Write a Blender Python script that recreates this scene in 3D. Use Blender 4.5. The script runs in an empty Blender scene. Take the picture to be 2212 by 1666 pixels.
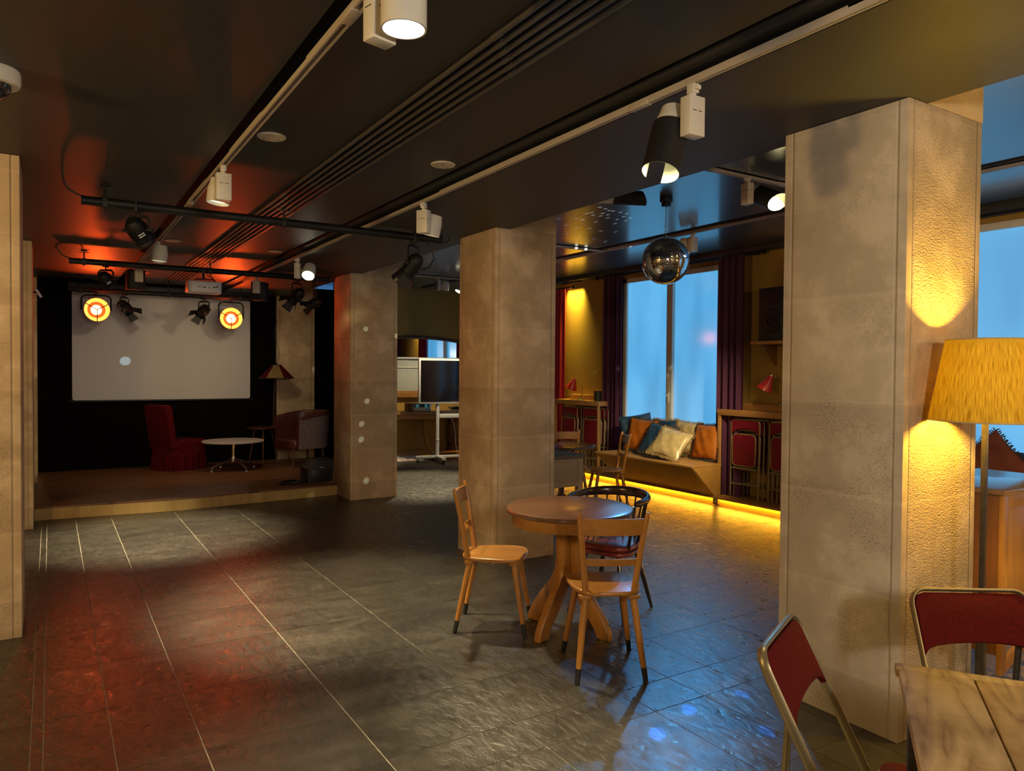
import bpy, bmesh, math, random
from mathutils import Vector, Matrix, Euler
random.seed(7)
PI = math.pi
S = bpy.context.scene
COL = S.collection

# ------------------------------------------------------------------ camera
cam_d = bpy.data.cameras.new('camera'); cam_d.lens = 25.857; cam_d.sensor_width = 36.0
cam_d.clip_start = 0.05; cam_d.clip_end = 100
cam = bpy.data.objects.new('camera', cam_d); COL.objects.link(cam)
_r = Vector((0.84691822, -0.5316696, 0.0075478)); _u = Vector((0.00433618, 0.02110039, 0.99976796)); _f = Vector((0.53170549, 0.84668897, -0.02017573))
cam.matrix_world = Matrix(((_r.x, _u.x, -_f.x, 0), (_r.y, _u.y, -_f.y, 0), (_r.z, _u.z, -_f.z, 1.6), (0, 0, 0, 1)))
S.camera = cam

# ------------------------------------------------------------------ world, exposure
w = bpy.data.worlds.new('world'); S.world = w; w.use_nodes = True
w.node_tree.nodes['Background'].inputs[0].default_value = (0.10, 0.32, 0.75, 1)
w.node_tree.nodes['Background'].inputs[1].default_value = 0.35
S.view_settings.view_transform = 'Standard'
S.view_settings.look = 'None'
S.view_settings.gamma = 1
S.view_settings.use_curve_mapping = False
S.view_settings.exposure = 0.12

# light levels (watts / strengths)
WHITE = (1.0, 0.82, 0.50)
P_TRACK = 1050
P_FILL = 170
E_WIN = 1.0
E_LED = 60
P_SHADE = 105
P_ORANGE = 55

def light(name, kind, loc, energy, color, target=None, size=0.05, cone=None, blend=0.5, parent=None, sx=None, sy=None, label=None):
    l = bpy.data.lights.new(name, kind); l.energy = energy; l.color = color
    if kind == 'AREA':
        l.shape = 'RECTANGLE'; l.size = sx; l.size_y = sy
    else:
        l.shadow_soft_size = size
    if cone: l.spot_size = math.radians(cone); l.spot_blend = blend
    o = bpy.data.objects.new(name, l); COL.objects.link(o)
    loc = Vector(loc)
    rot = Euler((0, 0, 0))
    if target is not None:
        rot = (Vector(target) - loc).to_track_quat('-Z', 'Y').to_euler()
    o.rotation_euler = rot; o.location = loc
    if parent is not None:
        o.parent = parent; o.matrix_parent_inverse = Matrix.LocRotScale(parent.location, parent.rotation_euler, None).inverted()
    return o

# unseen fill lights, added behind and left of the camera to brighten the room
for x, y, e, c in ((0.3, -1.8, 1.15, (1.0, .91, .77)), (2.9, -2.2, .5, (1.0, .70, .36)), (5.6, -0.6, .2, (1.0, .64, .26)), (-2.3, 2.9, 1.0, (1.0, .64, .22)), (0.8, -3.6, .4, (1.0, .76, .46))):
    light('fill_light', 'POINT', (x, y, 2.25), P_FILL * e, c, size=.15)

# ------------------------------------------------------------------ materials
MATS = {}
def nd(nt, t, **kw):
    n = nt.nodes.new(t)
    for k, v in kw.items():
        if k in n.inputs: n.inputs[k].default_value = v
        else: setattr(n, k, v)
    return n
def base(name):
    m = bpy.data.materials.new(name); m.use_nodes = True; MATS[name] = m
    nt = m.node_tree; b = nt.nodes['Principled BSDF']
    return m, nt, b
def c4(c): return (c[0], c[1], c[2], 1)
def ramp(nt, stops, interp='LINEAR'):
    r = nt.nodes.new('ShaderNodeValToRGB'); r.color_ramp.interpolation = interp
    el = r.color_ramp.elements
    while len(el) > 1: el.remove(el[-1])
    for i, (p, c) in enumerate(stops):
        e = el[0] if i == 0 else el.new(p)
        e.position = p; e.color = c4(c) if not isinstance(c, (int, float)) else (c, c, c, 1)
    return r
def simple(name, col, rough=0.5, metal=0.0, var=0.12, nscale=8, bump=0.0, bscale=60, spec=0.5, coat=0.0, stretch=(1, 1, 1)):
    m, nt, b = base(name)
    tc = nt.nodes.new('ShaderNodeTexCoord'); mp = nd(nt, 'ShaderNodeMapping'); mp.inputs['Scale'].default_value = stretch
    nt.links.new(tc.outputs['Object'], mp.inputs[0])
    no = nd(nt, 'ShaderNodeTexNoise', Scale=nscale, Detail=5.0); nt.links.new(mp.outputs[0], no.inputs['Vector'])
    a = tuple(max(0, c * (1 - var)) for c in col); z = tuple(min(1, c * (1 + var)) for c in col)
    r = ramp(nt, [(0.3, a), (0.7, z)]); nt.links.new(no.outputs['Fac'], r.inputs[0]); nt.links.new(r.outputs[0], b.inputs['Base Color'])
    b.inputs['Roughness'].default_value = rough; b.inputs['Metallic'].default_value = metal
    b.inputs['Specular IOR Level'].default_value = spec
    if coat: b.inputs['Coat Weight'].default_value = coat; b.inputs['Coat Roughness'].default_value = 0.12
    if bump:
        n2 = nd(nt, 'ShaderNodeTexNoise', Scale=bscale, Detail=4.0); nt.links.new(mp.outputs[0], n2.inputs['Vector'])
        bp = nd(nt, 'ShaderNodeBump', Strength=bump, Distance=0.01); nt.links.new(n2.outputs['Fac'], bp.inputs['Height']); nt.links.new(bp.outputs[0], b.inputs['Normal'])
    return m
def wood(name, dark, lite, rough=0.4, scale=6, axis=0, coat=0.0, bump=0.05, ring=10):
    m, nt, b = base(name)
    tc = nt.nodes.new('ShaderNodeTexCoord'); mp = nd(nt, 'ShaderNodeMapping')
    sc = [1.0, 1.0, 1.0]; sc[axis] = 0.12; mp.inputs['Scale'].default_value = sc
    nt.links.new(tc.outputs['Object'], mp.inputs[0])
    n1 = nd(nt, 'ShaderNodeTexNoise', Scale=scale, Detail=6.0, Distortion=1.2); nt.links.new(mp.outputs[0], n1.inputs['Vector'])
    n2 = nd(nt, 'ShaderNodeTexNoise', Scale=scale * ring, Detail=3.0); nt.links.new(mp.outputs[0], n2.inputs['Vector'])
    mx = nd(nt, 'ShaderNodeMath', operation='MULTIPLY_ADD'); mx.inputs[1].default_value = 0.35
    nt.links.new(n2.outputs['Fac'], mx.inputs[0]); nt.links.new(n1.outputs['Fac'], mx.inputs[2])
    r = ramp(nt, [(0.45, dark), (0.85, lite)]); nt.links.new(mx.outputs[0], r.inputs[0]); nt.links.new(r.outputs[0], b.inputs['Base Color'])
    b.inputs['Roughness'].default_value = rough
    if coat: b.inputs['Coat Weight'].default_value = coat; b.inputs['Coat Roughness'].default_value = 0.15
    bp = nd(nt, 'ShaderNodeBump', Strength=bump, Distance=0.005); nt.links.new(mx.outputs[0], bp.inputs['Height']); nt.links.new(bp.outputs[0], b.inputs['Normal'])
    return m
def emit(name, col, strength, dark=None):
    m, nt, b = base(name)
    b.inputs['Base Color'].default_value = c4(col); b.inputs['Emission Color'].default_value = c4(col); b.inputs['Emission Strength'].default_value = strength
    return m

# limestone pillar: courses, smooth drafted margins at the arrises, pitted middles
def limestone(name, a, z, pit=1.0, rgh=.15):
    m, nt, b = base(name); L = nt.links
    tc = nt.nodes.new('ShaderNodeTexCoord'); sep = nt.nodes.new('ShaderNodeSeparateXYZ'); L.new(tc.outputs['Object'], sep.inputs[0])
    n1 = nd(nt, 'ShaderNodeTexNoise', Scale=2.6, Detail=7.0, Roughness=0.65); L.new(tc.outputs['Object'], n1.inputs['Vector'])
    r1 = ramp(nt, [(0.36, tuple(c*.88 for c in a)), (0.50, a), (0.62, z)]); L.new(n1.outputs['Fac'], r1.inputs[0])
    zz = nd(nt, 'ShaderNodeMath', operation='DIVIDE'); zz.inputs[1].default_value = 3.0; L.new(sep.outputs['Z'], zz.inputs[0])
    js = [0.22, 0.62, 1.04, 1.46, 1.95, 2.38, 2.74]
    st = [(0.0, 0.0)]
    for j in js: st += [((j - .012) / 3, 0.0), ((j - .004) / 3, 1.0), ((j + .004) / 3, 1.0), ((j + .012) / 3, 0.0)]
    rj = ramp(nt, st); L.new(zz.outputs[0], rj.inputs[0])
    tone = [0.84, 1.0, 0.9, 0.84, 1.02, 0.96, 1.04, 1.0]; st = [(0.0, tone[0])] + [(j / 3, t) for j, t in zip(js, tone[1:])]
    rt = ramp(nt, st, 'CONSTANT'); L.new(zz.outputs[0], rt.inputs[0])
    rough = [1, .7, .8, 1.0, .25, .15, .1, .1]; st = [(0.0, rough[0] * 1.0)] + [(j / 3, t * 1.0) for j, t in zip(js, rough[1:])]
    rr = ramp(nt, st, 'CONSTANT'); L.new(zz.outputs[0], rr.inputs[0])
    # margin mask: distance from arris in x and y (pillar is .62 wide)
    def edge(out):
        ab = nd(nt, 'ShaderNodeMath', operation='ABSOLUTE'); L.new(out, ab.inputs[0])
        sb = nd(nt, 'ShaderNodeMath', operation='SUBTRACT'); sb.inputs[0].default_value = 0.305; L.new(ab.outputs[0], sb.inputs[1]); return sb
    ex, ey = edge(sep.outputs['X']), edge(sep.outputs['Y'])
    # on a face one of the two distances is ~0, so the larger is the distance from the arris
    mxd = nd(nt, 'ShaderNodeMath', operation='MAXIMUM'); L.new(ex.outputs[0], mxd.inputs[0]); L.new(ey.outputs[0], mxd.inputs[1])
    mask = ramp(nt, [(0.034, 0.0), (0.046, 1.0)]); L.new(mxd.outputs[0], mask.inputs[0])
    line = ramp(nt, [(0.034, 0.0), (0.039, 1.0), (0.043, 1.0), (0.048, 0.0)]); L.new(mxd.outputs[0], line.inputs[0])
    # pits
    n2 = nd(nt, 'ShaderNodeTexNoise', Scale=75.0, Detail=4.0, Roughness=0.6)
    mp = nd(nt, 'ShaderNodeMapping'); mp.inputs['Scale'].default_value = (1, 1, 2.0); L.new(tc.outputs['Object'], mp.inputs[0]); L.new(mp.outputs[0], n2.inputs['Vector'])
    n3 = nd(nt, 'ShaderNodeTexNoise', Scale=3.2, Detail=3.0); L.new(tc.outputs['Object'], n3.inputs['Vector'])
    ps = ramp(nt, [(0.50, 0.0), (0.64, 1.0)]); L.new(n3.outputs['Fac'], ps.inputs[0])
    pt = ramp(nt, [(0.37, 1.0), (0.42, 0.0)]); L.new(n2.outputs['Fac'], pt.inputs[0])
    m1 = nd(nt, 'ShaderNodeMath', operation='MULTIPLY'); L.new(pt.outputs[0], m1.inputs[0]); L.new(ps.outputs[0], m1.inputs[1])
    m2 = nd(nt, 'ShaderNodeMath', operation='MULTIPLY'); L.new(m1.outputs[0], m2.inputs[0]); L.new(mask.outputs[0], m2.inputs[1])
    pit_n = nd(nt, 'ShaderNodeMath', operation='MULTIPLY'); L.new(m2.outputs[0], pit_n.inputs[0]); L.new(rr.outputs[0], pit_n.inputs[1])
    mixt = nd(nt, 'ShaderNodeMix', data_type='RGBA', blend_type='MULTIPLY'); mixt.inputs['Factor'].default_value = 1.0
    L.new(r1.outputs[0], mixt.inputs['A']); L.new(rt.outputs[0], mixt.inputs['B'])
    mp2 = nd(nt, 'ShaderNodeMix', data_type='RGBA'); mp2.inputs['B'].default_value = (a[0] * .45, a[1] * .42, a[2] * .38, 1)
    f1 = nd(nt, 'ShaderNodeMath', operation='MULTIPLY'); f1.inputs[1].default_value = 0.5; L.new(pit_n.outputs[0], f1.inputs[0])
    L.new(f1.outputs[0], mp2.inputs['Factor']); L.new(mixt.outputs['Result'], mp2.inputs['A'])
    mj = nd(nt, 'ShaderNodeMix', data_type='RGBA'); mj.inputs['B'].default_value = (min(1, z[0] * 1.15), min(1, z[1] * 1.12), min(1, z[2] * 1.08), 1)
    f2 = nd(nt, 'ShaderNodeMath', operation='MULTIPLY'); f2.inputs[1].default_value = 0.22; L.new(rj.outputs[0], f2.inputs[0]); L.new(f2.outputs[0], mj.inputs['Factor']); L.new(mp2.outputs['Result'], mj.inputs['A'])
    ml = nd(nt, 'ShaderNodeMix', data_type='RGBA'); ml.inputs['B'].default_value = (a[0] * .6, a[1] * .55, a[2] * .5, 1)
    f3 = nd(nt, 'ShaderNodeMath', operation='MULTIPLY'); f3.inputs[1].default_value = 0.35; L.new(line.outputs[0], f3.inputs[0]); L.new(f3.outputs[0], ml.inputs['Factor']); L.new(mj.outputs['Result'], ml.inputs['A'])
    L.new(ml.outputs['Result'], b.inputs['Base Color'])
    b.inputs['Roughness'].default_value = 0.85; b.inputs['Specular IOR Level'].default_value = 0.2
    # bump
    n4 = nd(nt, 'ShaderNodeTexNoise', Scale=70.0, Detail=3.0); L.new(mp.outputs[0], n4.inputs['Vector'])
    hm0 = nd(nt, 'ShaderNodeMath', operation='MULTIPLY'); hm0.inputs[1].default_value = rgh; L.new(n4.outputs['Fac'], hm0.inputs[0])
    hm = nd(nt, 'ShaderNodeMath', operation='MULTIPLY'); L.new(hm0.outputs[0], hm.inputs[0]); L.new(mask.outputs[0], hm.inputs[1])
    hp = nd(nt, 'ShaderNodeMath', operation='MULTIPLY_ADD'); hp.inputs[1].default_value = -1.0; L.new(pit_n.outputs[0], hp.inputs[0]); L.new(hm.outputs[0], hp.inputs[2])
    hl = nd(nt, 'ShaderNodeMath', operation='MULTIPLY_ADD'); hl.inputs[1].default_value = -0.6; L.new(line.outputs[0], hl.inputs[0]); L.new(hp.outputs[0], hl.inputs[2])
    bp = nd(nt, 'ShaderNodeBump', Strength=0.6 * pit, Distance=0.016); L.new(hl.outputs[0], bp.inputs['Height']); L.new(bp.outputs[0], b.inputs['Normal'])
    return m

limestone('limestone', (0.60, 0.435, 0.26), (0.78, 0.59, 0.38))
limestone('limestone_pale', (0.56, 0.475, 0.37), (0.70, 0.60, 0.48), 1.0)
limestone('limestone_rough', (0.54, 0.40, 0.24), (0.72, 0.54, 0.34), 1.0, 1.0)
simple('ceiling_paint', (0.032, 0.030, 0.029), rough=0.52, var=0.1, nscale=1.2, bump=0.03, bscale=14, spec=.5, stretch=(1, .25, 1))
simple('ceiling_satin', (0.10, 0.105, 0.11), rough=0.30, var=0.1, nscale=1.2, bump=0.05, bscale=9, spec=1.0, stretch=(1, .25, 1), coat=.6)
simple('conduit_paint', (0.075, 0.068, 0.060), rough=0.35, var=.05)
simple('recess_black', (0.006, 0.006, 0.006), rough=0.7)
simple('wall_ochre', (0.38, 0.225, 0.045), rough=0.75, var=0.06, nscale=2)
simple('wall_black', (0.004, 0.002, 0.002), rough=0.9, spec=.08)
simple('wall_brown', (0.20, 0.14, 0.08), rough=0.8)
simple('white_paint', (0.72, 0.68, 0.60), rough=0.4, var=0.03)
simple('track_paint', (0.50, 0.44, 0.37), rough=0.45, var=0.03)
simple('white_metal', (0.78, 0.77, 0.76), rough=0.35, var=0.02)
simple('black_metal', (0.009, 0.009, 0.010), rough=0.5, var=0.2, spec=0.35)
simple('black_plastic', (0.02, 0.02, 0.022), rough=0.5)
simple('black_foil', (0.012, 0.010, 0.012), rough=0.55, var=0.2)
simple('foil_inside', (0.75, 0.78, 0.62), rough=0.35, var=0.05, nscale=30)
simple('chrome', (0.8, 0.78, 0.72), rough=0.15, metal=1.0, var=0.02)
simple('brass_metal', (0.30, 0.24, 0.13), rough=0.35, metal=0.6, var=0.1)
simple('khaki_steel', (0.36, 0.28, 0.15), rough=0.4, metal=0.3, var=0.08)
simple('red_fabric', (0.10, 0.003, 0.002), rough=0.85, var=0.25, nscale=90, bump=0.3, bscale=350, spec=0.2)
simple('crimson_vinyl', (0.20, 0.003, 0.018), rough=0.5, var=0.12)
simple('dark_red_cloth', (0.085, 0.004, 0.006), rough=0.95, var=0.2, nscale=20, spec=0.1)
simple('red_curtain', (0.36, 0.008, 0.03), rough=0.8, var=0.2, nscale=3, stretch=(1, 1, .1))
simple('plum_curtain', (0.065, 0.007, 0.048), rough=0.75, var=0.3, nscale=4, stretch=(1, 1, .1))
simple('red_leather', (0.20, 0.028, 0.02), rough=0.3, var=0.2, nscale=14, coat=.3)
simple('brown_leather', (0.085, 0.02, 0.014), rough=0.35, var=0.3, nscale=8)
simple('grey_velour', (0.20, 0.15, 0.13), rough=0.9, var=0.2, nscale=30)
simple('screen_cloth', (0.62, 0.585, 0.60), rough=0.9, var=0.03, nscale=1.5)
simple('shade_cloth', (0.22, 0.14, 0.05), rough=.9)
simple('rust_velvet', (0.20, 0.05, 0.025), rough=.85, var=.25, nscale=8)
simple('red_enamel', (0.62, 0.03, 0.02), rough=0.28, var=0.05, coat=.4)
simple('rubber_black', (0.008, 0.008, 0.008), rough=0.45)
simple('navy_velvet', (0.02, 0.06, 0.13), rough=0.42, var=0.5, nscale=9, bump=0.5, bscale=9)
simple('orange_velvet', (0.48, 0.14, 0.008), rough=0.6, var=0.2, nscale=9, bump=0.4, bscale=8)
simple('gold_satin', (0.60, 0.47, 0.24), rough=0.28, var=0.2, nscale=10, bump=0.6, bscale=8)
simple('dark_fringe', (0.06, 0.035, 0.02), rough=0.9)
simple('gold_fringe', (0.38, 0.27, 0.12), rough=0.9)
simple('iron', (0.06, 0.052, 0.045), rough=0.5, metal=.4, var=0.3, nscale=30)
simple('old_grey_wood', (0.13, 0.10, 0.07), rough=0.7, var=0.4, nscale=10, bump=0.5, bscale=40, stretch=(.2, 1, 1))
simple('plastic_bag', (0.55, 0.45, 0.40), rough=0.25, var=0.3, nscale=12, bump=0.8, bscale=10)
simple('tv_glass', (0.006, 0.006, 0.010), rough=0.07, spec=0.8)
simple('amp_face', (0.62, 0.58, 0.50), rough=0.35, metal=0.3, var=0.03)
simple('mirror_glass', (0.85, 0.85, 0.85), rough=0.02, metal=1.0, var=0.0)
simple('mirror_tile', (0.92, 0.94, 0.96), rough=0.10, metal=1.0, var=0.0)
simple('panel_grey', (0.42, 0.42, 0.36), rough=0.6, var=0.05)
simple('cream_disc', (0.62, 0.55, 0.44), rough=0.6, var=0.03)
simple('smoke_dome', (0.02, 0.02, 0.025), rough=0.05, spec=0.8, coat=.5)
simple('grout', (0.40, 0.35, 0.25), rough=0.9, var=0.2, nscale=30)
simple('sticker_white', (0.75, 0.78, 0.8), rough=0.5)
simple('sticker_blue', (0.15, 0.3, 0.8), rough=0.5)
simple('sticker_orange', (0.8, 0.12, 0.02), rough=0.5)
simple('white_laminate', (0.62, 0.52, 0.48), rough=0.35, var=0.03)
wood('beech', (0.28, 0.105, 0.014), (0.42, 0.18, 0.032), rough=0.32, scale=5, axis=2, coat=.25)
wood('beech_flat', (0.26, 0.10, 0.014), (0.40, 0.175, 0.032), rough=0.3, scale=4, axis=1, coat=.3)
wood('table_oak', (0.085, 0.032, 0.012), (0.16, 0.065, 0.024), rough=0.28, scale=4, axis=0, coat=.35)
wood('dark_wood', (0.014, 0.007, 0.004), (0.04, 0.02, 0.012), rough=0.25, scale=5, axis=0, coat=.6)
wood('dark_table_top', (0.05, 0.028, 0.02), (0.09, 0.05, 0.03), rough=0.25, scale=5, axis=0, coat=.4)
wood('counter_wood', (0.36, 0.17, 0.05), (0.52, 0.27, 0.09), rough=0.45, scale=4, axis=1)
wood('bench_wood', (0.40, 0.20, 0.045), (0.56, 0.30, 0.075), rough=0.5, scale=4, axis=1)
wood('cabinet_wood', (0.36, 0.15, 0.035), (0.54, 0.27, 0.075), rough=0.4, scale=4, axis=2, coat=.15)
wood('cabinet_top_wood', (0.24, 0.13, 0.06), (0.36, 0.21, 0.10), rough=.22, scale=4, axis=0, coat=.8)
wood('cabinet_dark', (0.15, 0.055, 0.018), (0.24, 0.10, 0.035), rough=0.45, scale=4, axis=2)
def pine():
    m, nt, b = base('pine_table'); L = nt.links
    tc = nt.nodes.new('ShaderNodeTexCoord'); mp = nd(nt, 'ShaderNodeMapping'); mp.inputs['Scale'].default_value = (1, .22, 1); L.new(tc.outputs['Object'], mp.inputs[0])
    n = nd(nt, 'ShaderNodeTexNoise', Scale=5.5, Detail=1.5, Distortion=.3); L.new(mp.outputs[0], n.inputs['Vector'])
    mu = nd(nt, 'ShaderNodeMath', operation='MULTIPLY'); mu.inputs[1].default_value = 13.0; L.new(n.outputs['Fac'], mu.inputs[0])
    pp = nd(nt, 'ShaderNodeMath', operation='PINGPONG'); pp.inputs[1].default_value = .5; L.new(mu.outputs[0], pp.inputs[0])
    fn = nd(nt, 'ShaderNodeTexNoise', Scale=60.0, Detail=4.0); L.new(mp.outputs[0], fn.inputs['Vector'])
    ad = nd(nt, 'ShaderNodeMath', operation='MULTIPLY_ADD'); ad.inputs[1].default_value = .55; L.new(fn.outputs['Fac'], ad.inputs[0]); L.new(pp.outputs[0], ad.inputs[2])
    rp = ramp(nt, [(0.22, (0.34, 0.20, 0.075)), (0.34, (0.50, 0.33, 0.14)), (0.80, (0.66, 0.46, 0.21))]); L.new(ad.outputs[0], rp.inputs[0])
    st_ = nd(nt, 'ShaderNodeTexNoise', Scale=7.0, Detail=4.0); L.new(tc.outputs['Object'], st_.inputs['Vector'])
    sr = ramp(nt, [(0.35, (0.62, 0.58, 0.5)), (0.6, (1, 1, 1))]); L.new(st_.outputs['Fac'], sr.inputs[0])
    mx = nd(nt, 'ShaderNodeMix', data_type='RGBA', blend_type='MULTIPLY'); mx.inputs['Factor'].default_value = .9; L.new(rp.outputs[0], mx.inputs['A']); L.new(sr.outputs[0], mx.inputs['B'])
    L.new(mx.outputs['Result'], b.inputs['Base Color']); b.inputs['Roughness'].default_value = .55
    bp = nd(nt, 'ShaderNodeBump', Strength=.35, Distance=.004); L.new(ad.outputs[0], bp.inputs['Height']); L.new(bp.outputs[0], b.inputs['Normal'])
pine()
wood('pale_wood', (0.33, 0.23, 0.12), (0.46, 0.33, 0.18), rough=0.6, scale=5, axis=0)
wood('stage_riser', (0.36, 0.22, 0.06), (0.54, 0.36, 0.12), rough=0.5, scale=3, axis=2)
wood('plinth_wood', (0.50, 0.28, 0.05), (0.66, 0.38, 0.08), rough=0.5, scale=4, axis=1)
wood('console_wood', (0.22, 0.09, 0.02), (0.40, 0.19, 0.045), rough=0.35, scale=4, axis=0, coat=.3)
wood('walnut_leg', (0.08, 0.035, 0.015), (0.14, 0.06, 0.025), rough=0.4, scale=5, axis=2)

# stage boards
def boards():
    m, nt, b = base('stage_boards'); L = nt.links
    tc = nt.nodes.new('ShaderNodeTexCoord')
    br = nd(nt, 'ShaderNodeTexBrick', Scale=1.0); br.inputs['Mortar Size'].default_value = 0.004; br.inputs['Brick Width'].default_value = 1.4; br.inputs['Row Height'].default_value = 0.11
    br.inputs['Color1'].default_value = (0.23, 0.095, 0.038, 1); br.inputs['Color2'].default_value = (0.17, 0.068, 0.027, 1); br.inputs['Mortar'].default_value = (0.05, 0.025, 0.01, 1)
    br.offset = 0.37; br.inputs['Bias'].default_value = 0
    L.new(tc.outputs['Object'], br.inputs['Vector']); L.new(br.outputs['Color'], b.inputs['Base Color'])
    no = nd(nt, 'ShaderNodeTexNoise', Scale=9.0, Detail=4.0); mp = nd(nt, 'ShaderNodeMapping'); mp.inputs['Scale'].default_value = (.3, 3, 1); L.new(tc.outputs['Object'], mp.inputs[0]); L.new(mp.outputs[0], no.inputs['Vector'])
    rr = ramp(nt, [(0.3, 0.28), (0.7, 0.5)]); L.new(no.outputs['Fac'], rr.inputs[0]); L.new(rr.outputs[0], b.inputs['Roughness'])
    bp = nd(nt, 'ShaderNodeBump', Strength=.15, Distance=.004); L.new(no.outputs['Fac'], bp.inputs['Height']); L.new(bp.outputs[0], b.inputs['Normal'])
boards()

# slate floor tiles
def slate():
    m, nt, b = base('slate'); L = nt.links
    tc = nt.nodes.new('ShaderNodeTexCoord'); at = nd(nt, 'ShaderNodeAttribute', attribute_name='tile')
    n1 = nd(nt, 'ShaderNodeTexNoise', Scale=3.0, Detail=8.0, Roughness=0.6, Distortion=0.6)
    ad = nd(nt, 'ShaderNodeVectorMath', operation='ADD'); L.new(tc.outputs['Object'], ad.inputs[0])
    sc = nd(nt, 'ShaderNodeVectorMath', operation='SCALE'); sc.inputs['Scale'].default_value = 7.0; L.new(at.outputs['Vector'], sc.inputs[0]); L.new(sc.outputs[0], ad.inputs[1])
    mp = nd(nt, 'ShaderNodeMapping'); mp.inputs['Scale'].default_value = (0.8, 1.8, 1); L.new(ad.outputs[0], mp.inputs[0])
    L.new(mp.outputs[0], n1.inputs['Vector'])
    r1 = ramp(nt, [(0.30, (0.023, 0.021, 0.017)), (0.55, (0.044, 0.039, 0.031)), (0.75, (0.076, 0.067, 0.052))]); L.new(n1.outputs['Fac'], r1.inputs[0])
    mx = nd(nt, 'ShaderNodeMix', data_type='RGBA', blend_type='MULTIPLY'); mx.inputs['Factor'].default_value = 0.35
    L.new(r1.outputs[0], mx.inputs['A']); L.new(at.outputs['Color'], mx.inputs['B']); L.new(mx.outputs['Result'], b.inputs['Base Color'])
    n2 = nd(nt, 'ShaderNodeTexNoise', Scale=15.0, Detail=5.0, Roughness=0.55, Distortion=.5)
    mp2 = nd(nt, 'ShaderNodeMapping'); mp2.inputs['Scale'].default_value = (1.7, 0.8, 1); mp2.inputs['Rotation'].default_value = (0, 0, .35); L.new(ad.outputs[0], mp2.inputs[0]); L.new(mp2.outputs[0], n2.inputs['Vector'])
    rr = ramp(nt, [(0.3, 0.24), (0.7, 0.44)]); L.new(n2.outputs['Fac'], rr.inputs[0]); L.new(rr.outputs[0], b.inputs['Roughness'])
    bp = nd(nt, 'ShaderNodeBump', Strength=0.5, Distance=0.012); L.new(n2.outputs['Fac'], bp.inputs['Height']); L.new(bp.outputs[0], b.inputs['Normal'])
    b.inputs['Specular IOR Level'].default_value = 0.9
slate()

# frosted, backlit window film (cloudy blue daylight behind it)
def film(name, strength):
    m, nt, b = base(name); L = nt.links
    tc = nt.nodes.new('ShaderNodeTexCoord')
    n1 = nd(nt, 'ShaderNodeTexNoise', Scale=1.1, Detail=1.0); mp = nd(nt, 'ShaderNodeMapping'); mp.inputs['Scale'].default_value = (1, 2.2, .8); L.new(tc.outputs['Object'], mp.inputs[0]); L.new(mp.outputs[0], n1.inputs['Vector'])
    r = ramp(nt, [(0.3, (0.060, 0.31, 0.60)), (0.7, (0.10, 0.43, 0.78))]); L.new(n1.outputs['Fac'], r.inputs[0])
    L.new(r.outputs[0], b.inputs['Emission Color']); b.inputs['Emission Strength'].default_value = strength
    b.inputs['Base Color'].default_value = (0.25, 0.3, 0.35, 1); b.inputs['Roughness'].default_value = 0.12
film('window_film', E_WIN)

# lamp shade: linen that lets the bulb's light through
def linen():
    m, nt, b = base('shade_linen'); L = nt.links
    tc = nt.nodes.new('ShaderNodeTexCoord'); sx_ = nt.nodes.new('ShaderNodeSeparateXYZ'); L.new(tc.outputs['Object'], sx_.inputs[0])
    an = nd(nt, 'ShaderNodeMath', operation='ARCTAN2'); L.new(sx_.outputs['Y'], an.inputs[0]); L.new(sx_.outputs['X'], an.inputs[1])
    cx_ = nt.nodes.new('ShaderNodeCombineXYZ'); L.new(an.outputs[0], cx_.inputs['X']); L.new(sx_.outputs['Z'], cx_.inputs['Z'])
    mp = nd(nt, 'ShaderNodeMapping'); mp.inputs['Scale'].default_value = (26, 1, 5.0); L.new(cx_.outputs[0], mp.inputs[0])
    n = nd(nt, 'ShaderNodeTexNoise', Scale=3.0, Detail=3.0); L.new(mp.outputs[0], n.inputs['Vector'])
    r = ramp(nt, [(0.34, (0.28, 0.19, 0.015)), (0.60, (0.70, 0.58, 0.10))]); L.new(n.outputs['Fac'], r.inputs[0])
    df = nt.nodes.new('ShaderNodeBsdfDiffuse'); tr = nt.nodes.new('ShaderNodeBsdfTranslucent')
    L.new(r.outputs[0], df.inputs[0]); L.new(r.outputs[0], tr.inputs[0])
    mx = nd(nt, 'ShaderNodeMixShader'); mx.inputs[0].default_value = .42; L.new(df.outputs[0], mx.inputs[1]); L.new(tr.outputs[0], mx.inputs[2])
    L.new(mx.outputs[0], nt.nodes['Material Output'].inputs[0])
linen()
emit('led_warm', (1.0, 0.50, 0.035), E_LED)
emit('lamp_white', (1.0, 0.97, 0.75), 14)
emit('lamp_white_dim', (1.0, 0.97, 0.72), 1.0)
emit('lamp_orange_core', (1.0, 0.62, 0.22), 14)
emit('lamp_orange_ring', (1.0, 0.26, 0.035), 3.0)
emit('lamp_orange_mid', (1.0, 0.09, 0.008), .8)
emit('meter_blue', (0.05, 0.25, 0.25), .35)
emit('bulb_warm', (1.0, 0.6, 0.15), 6)

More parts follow.
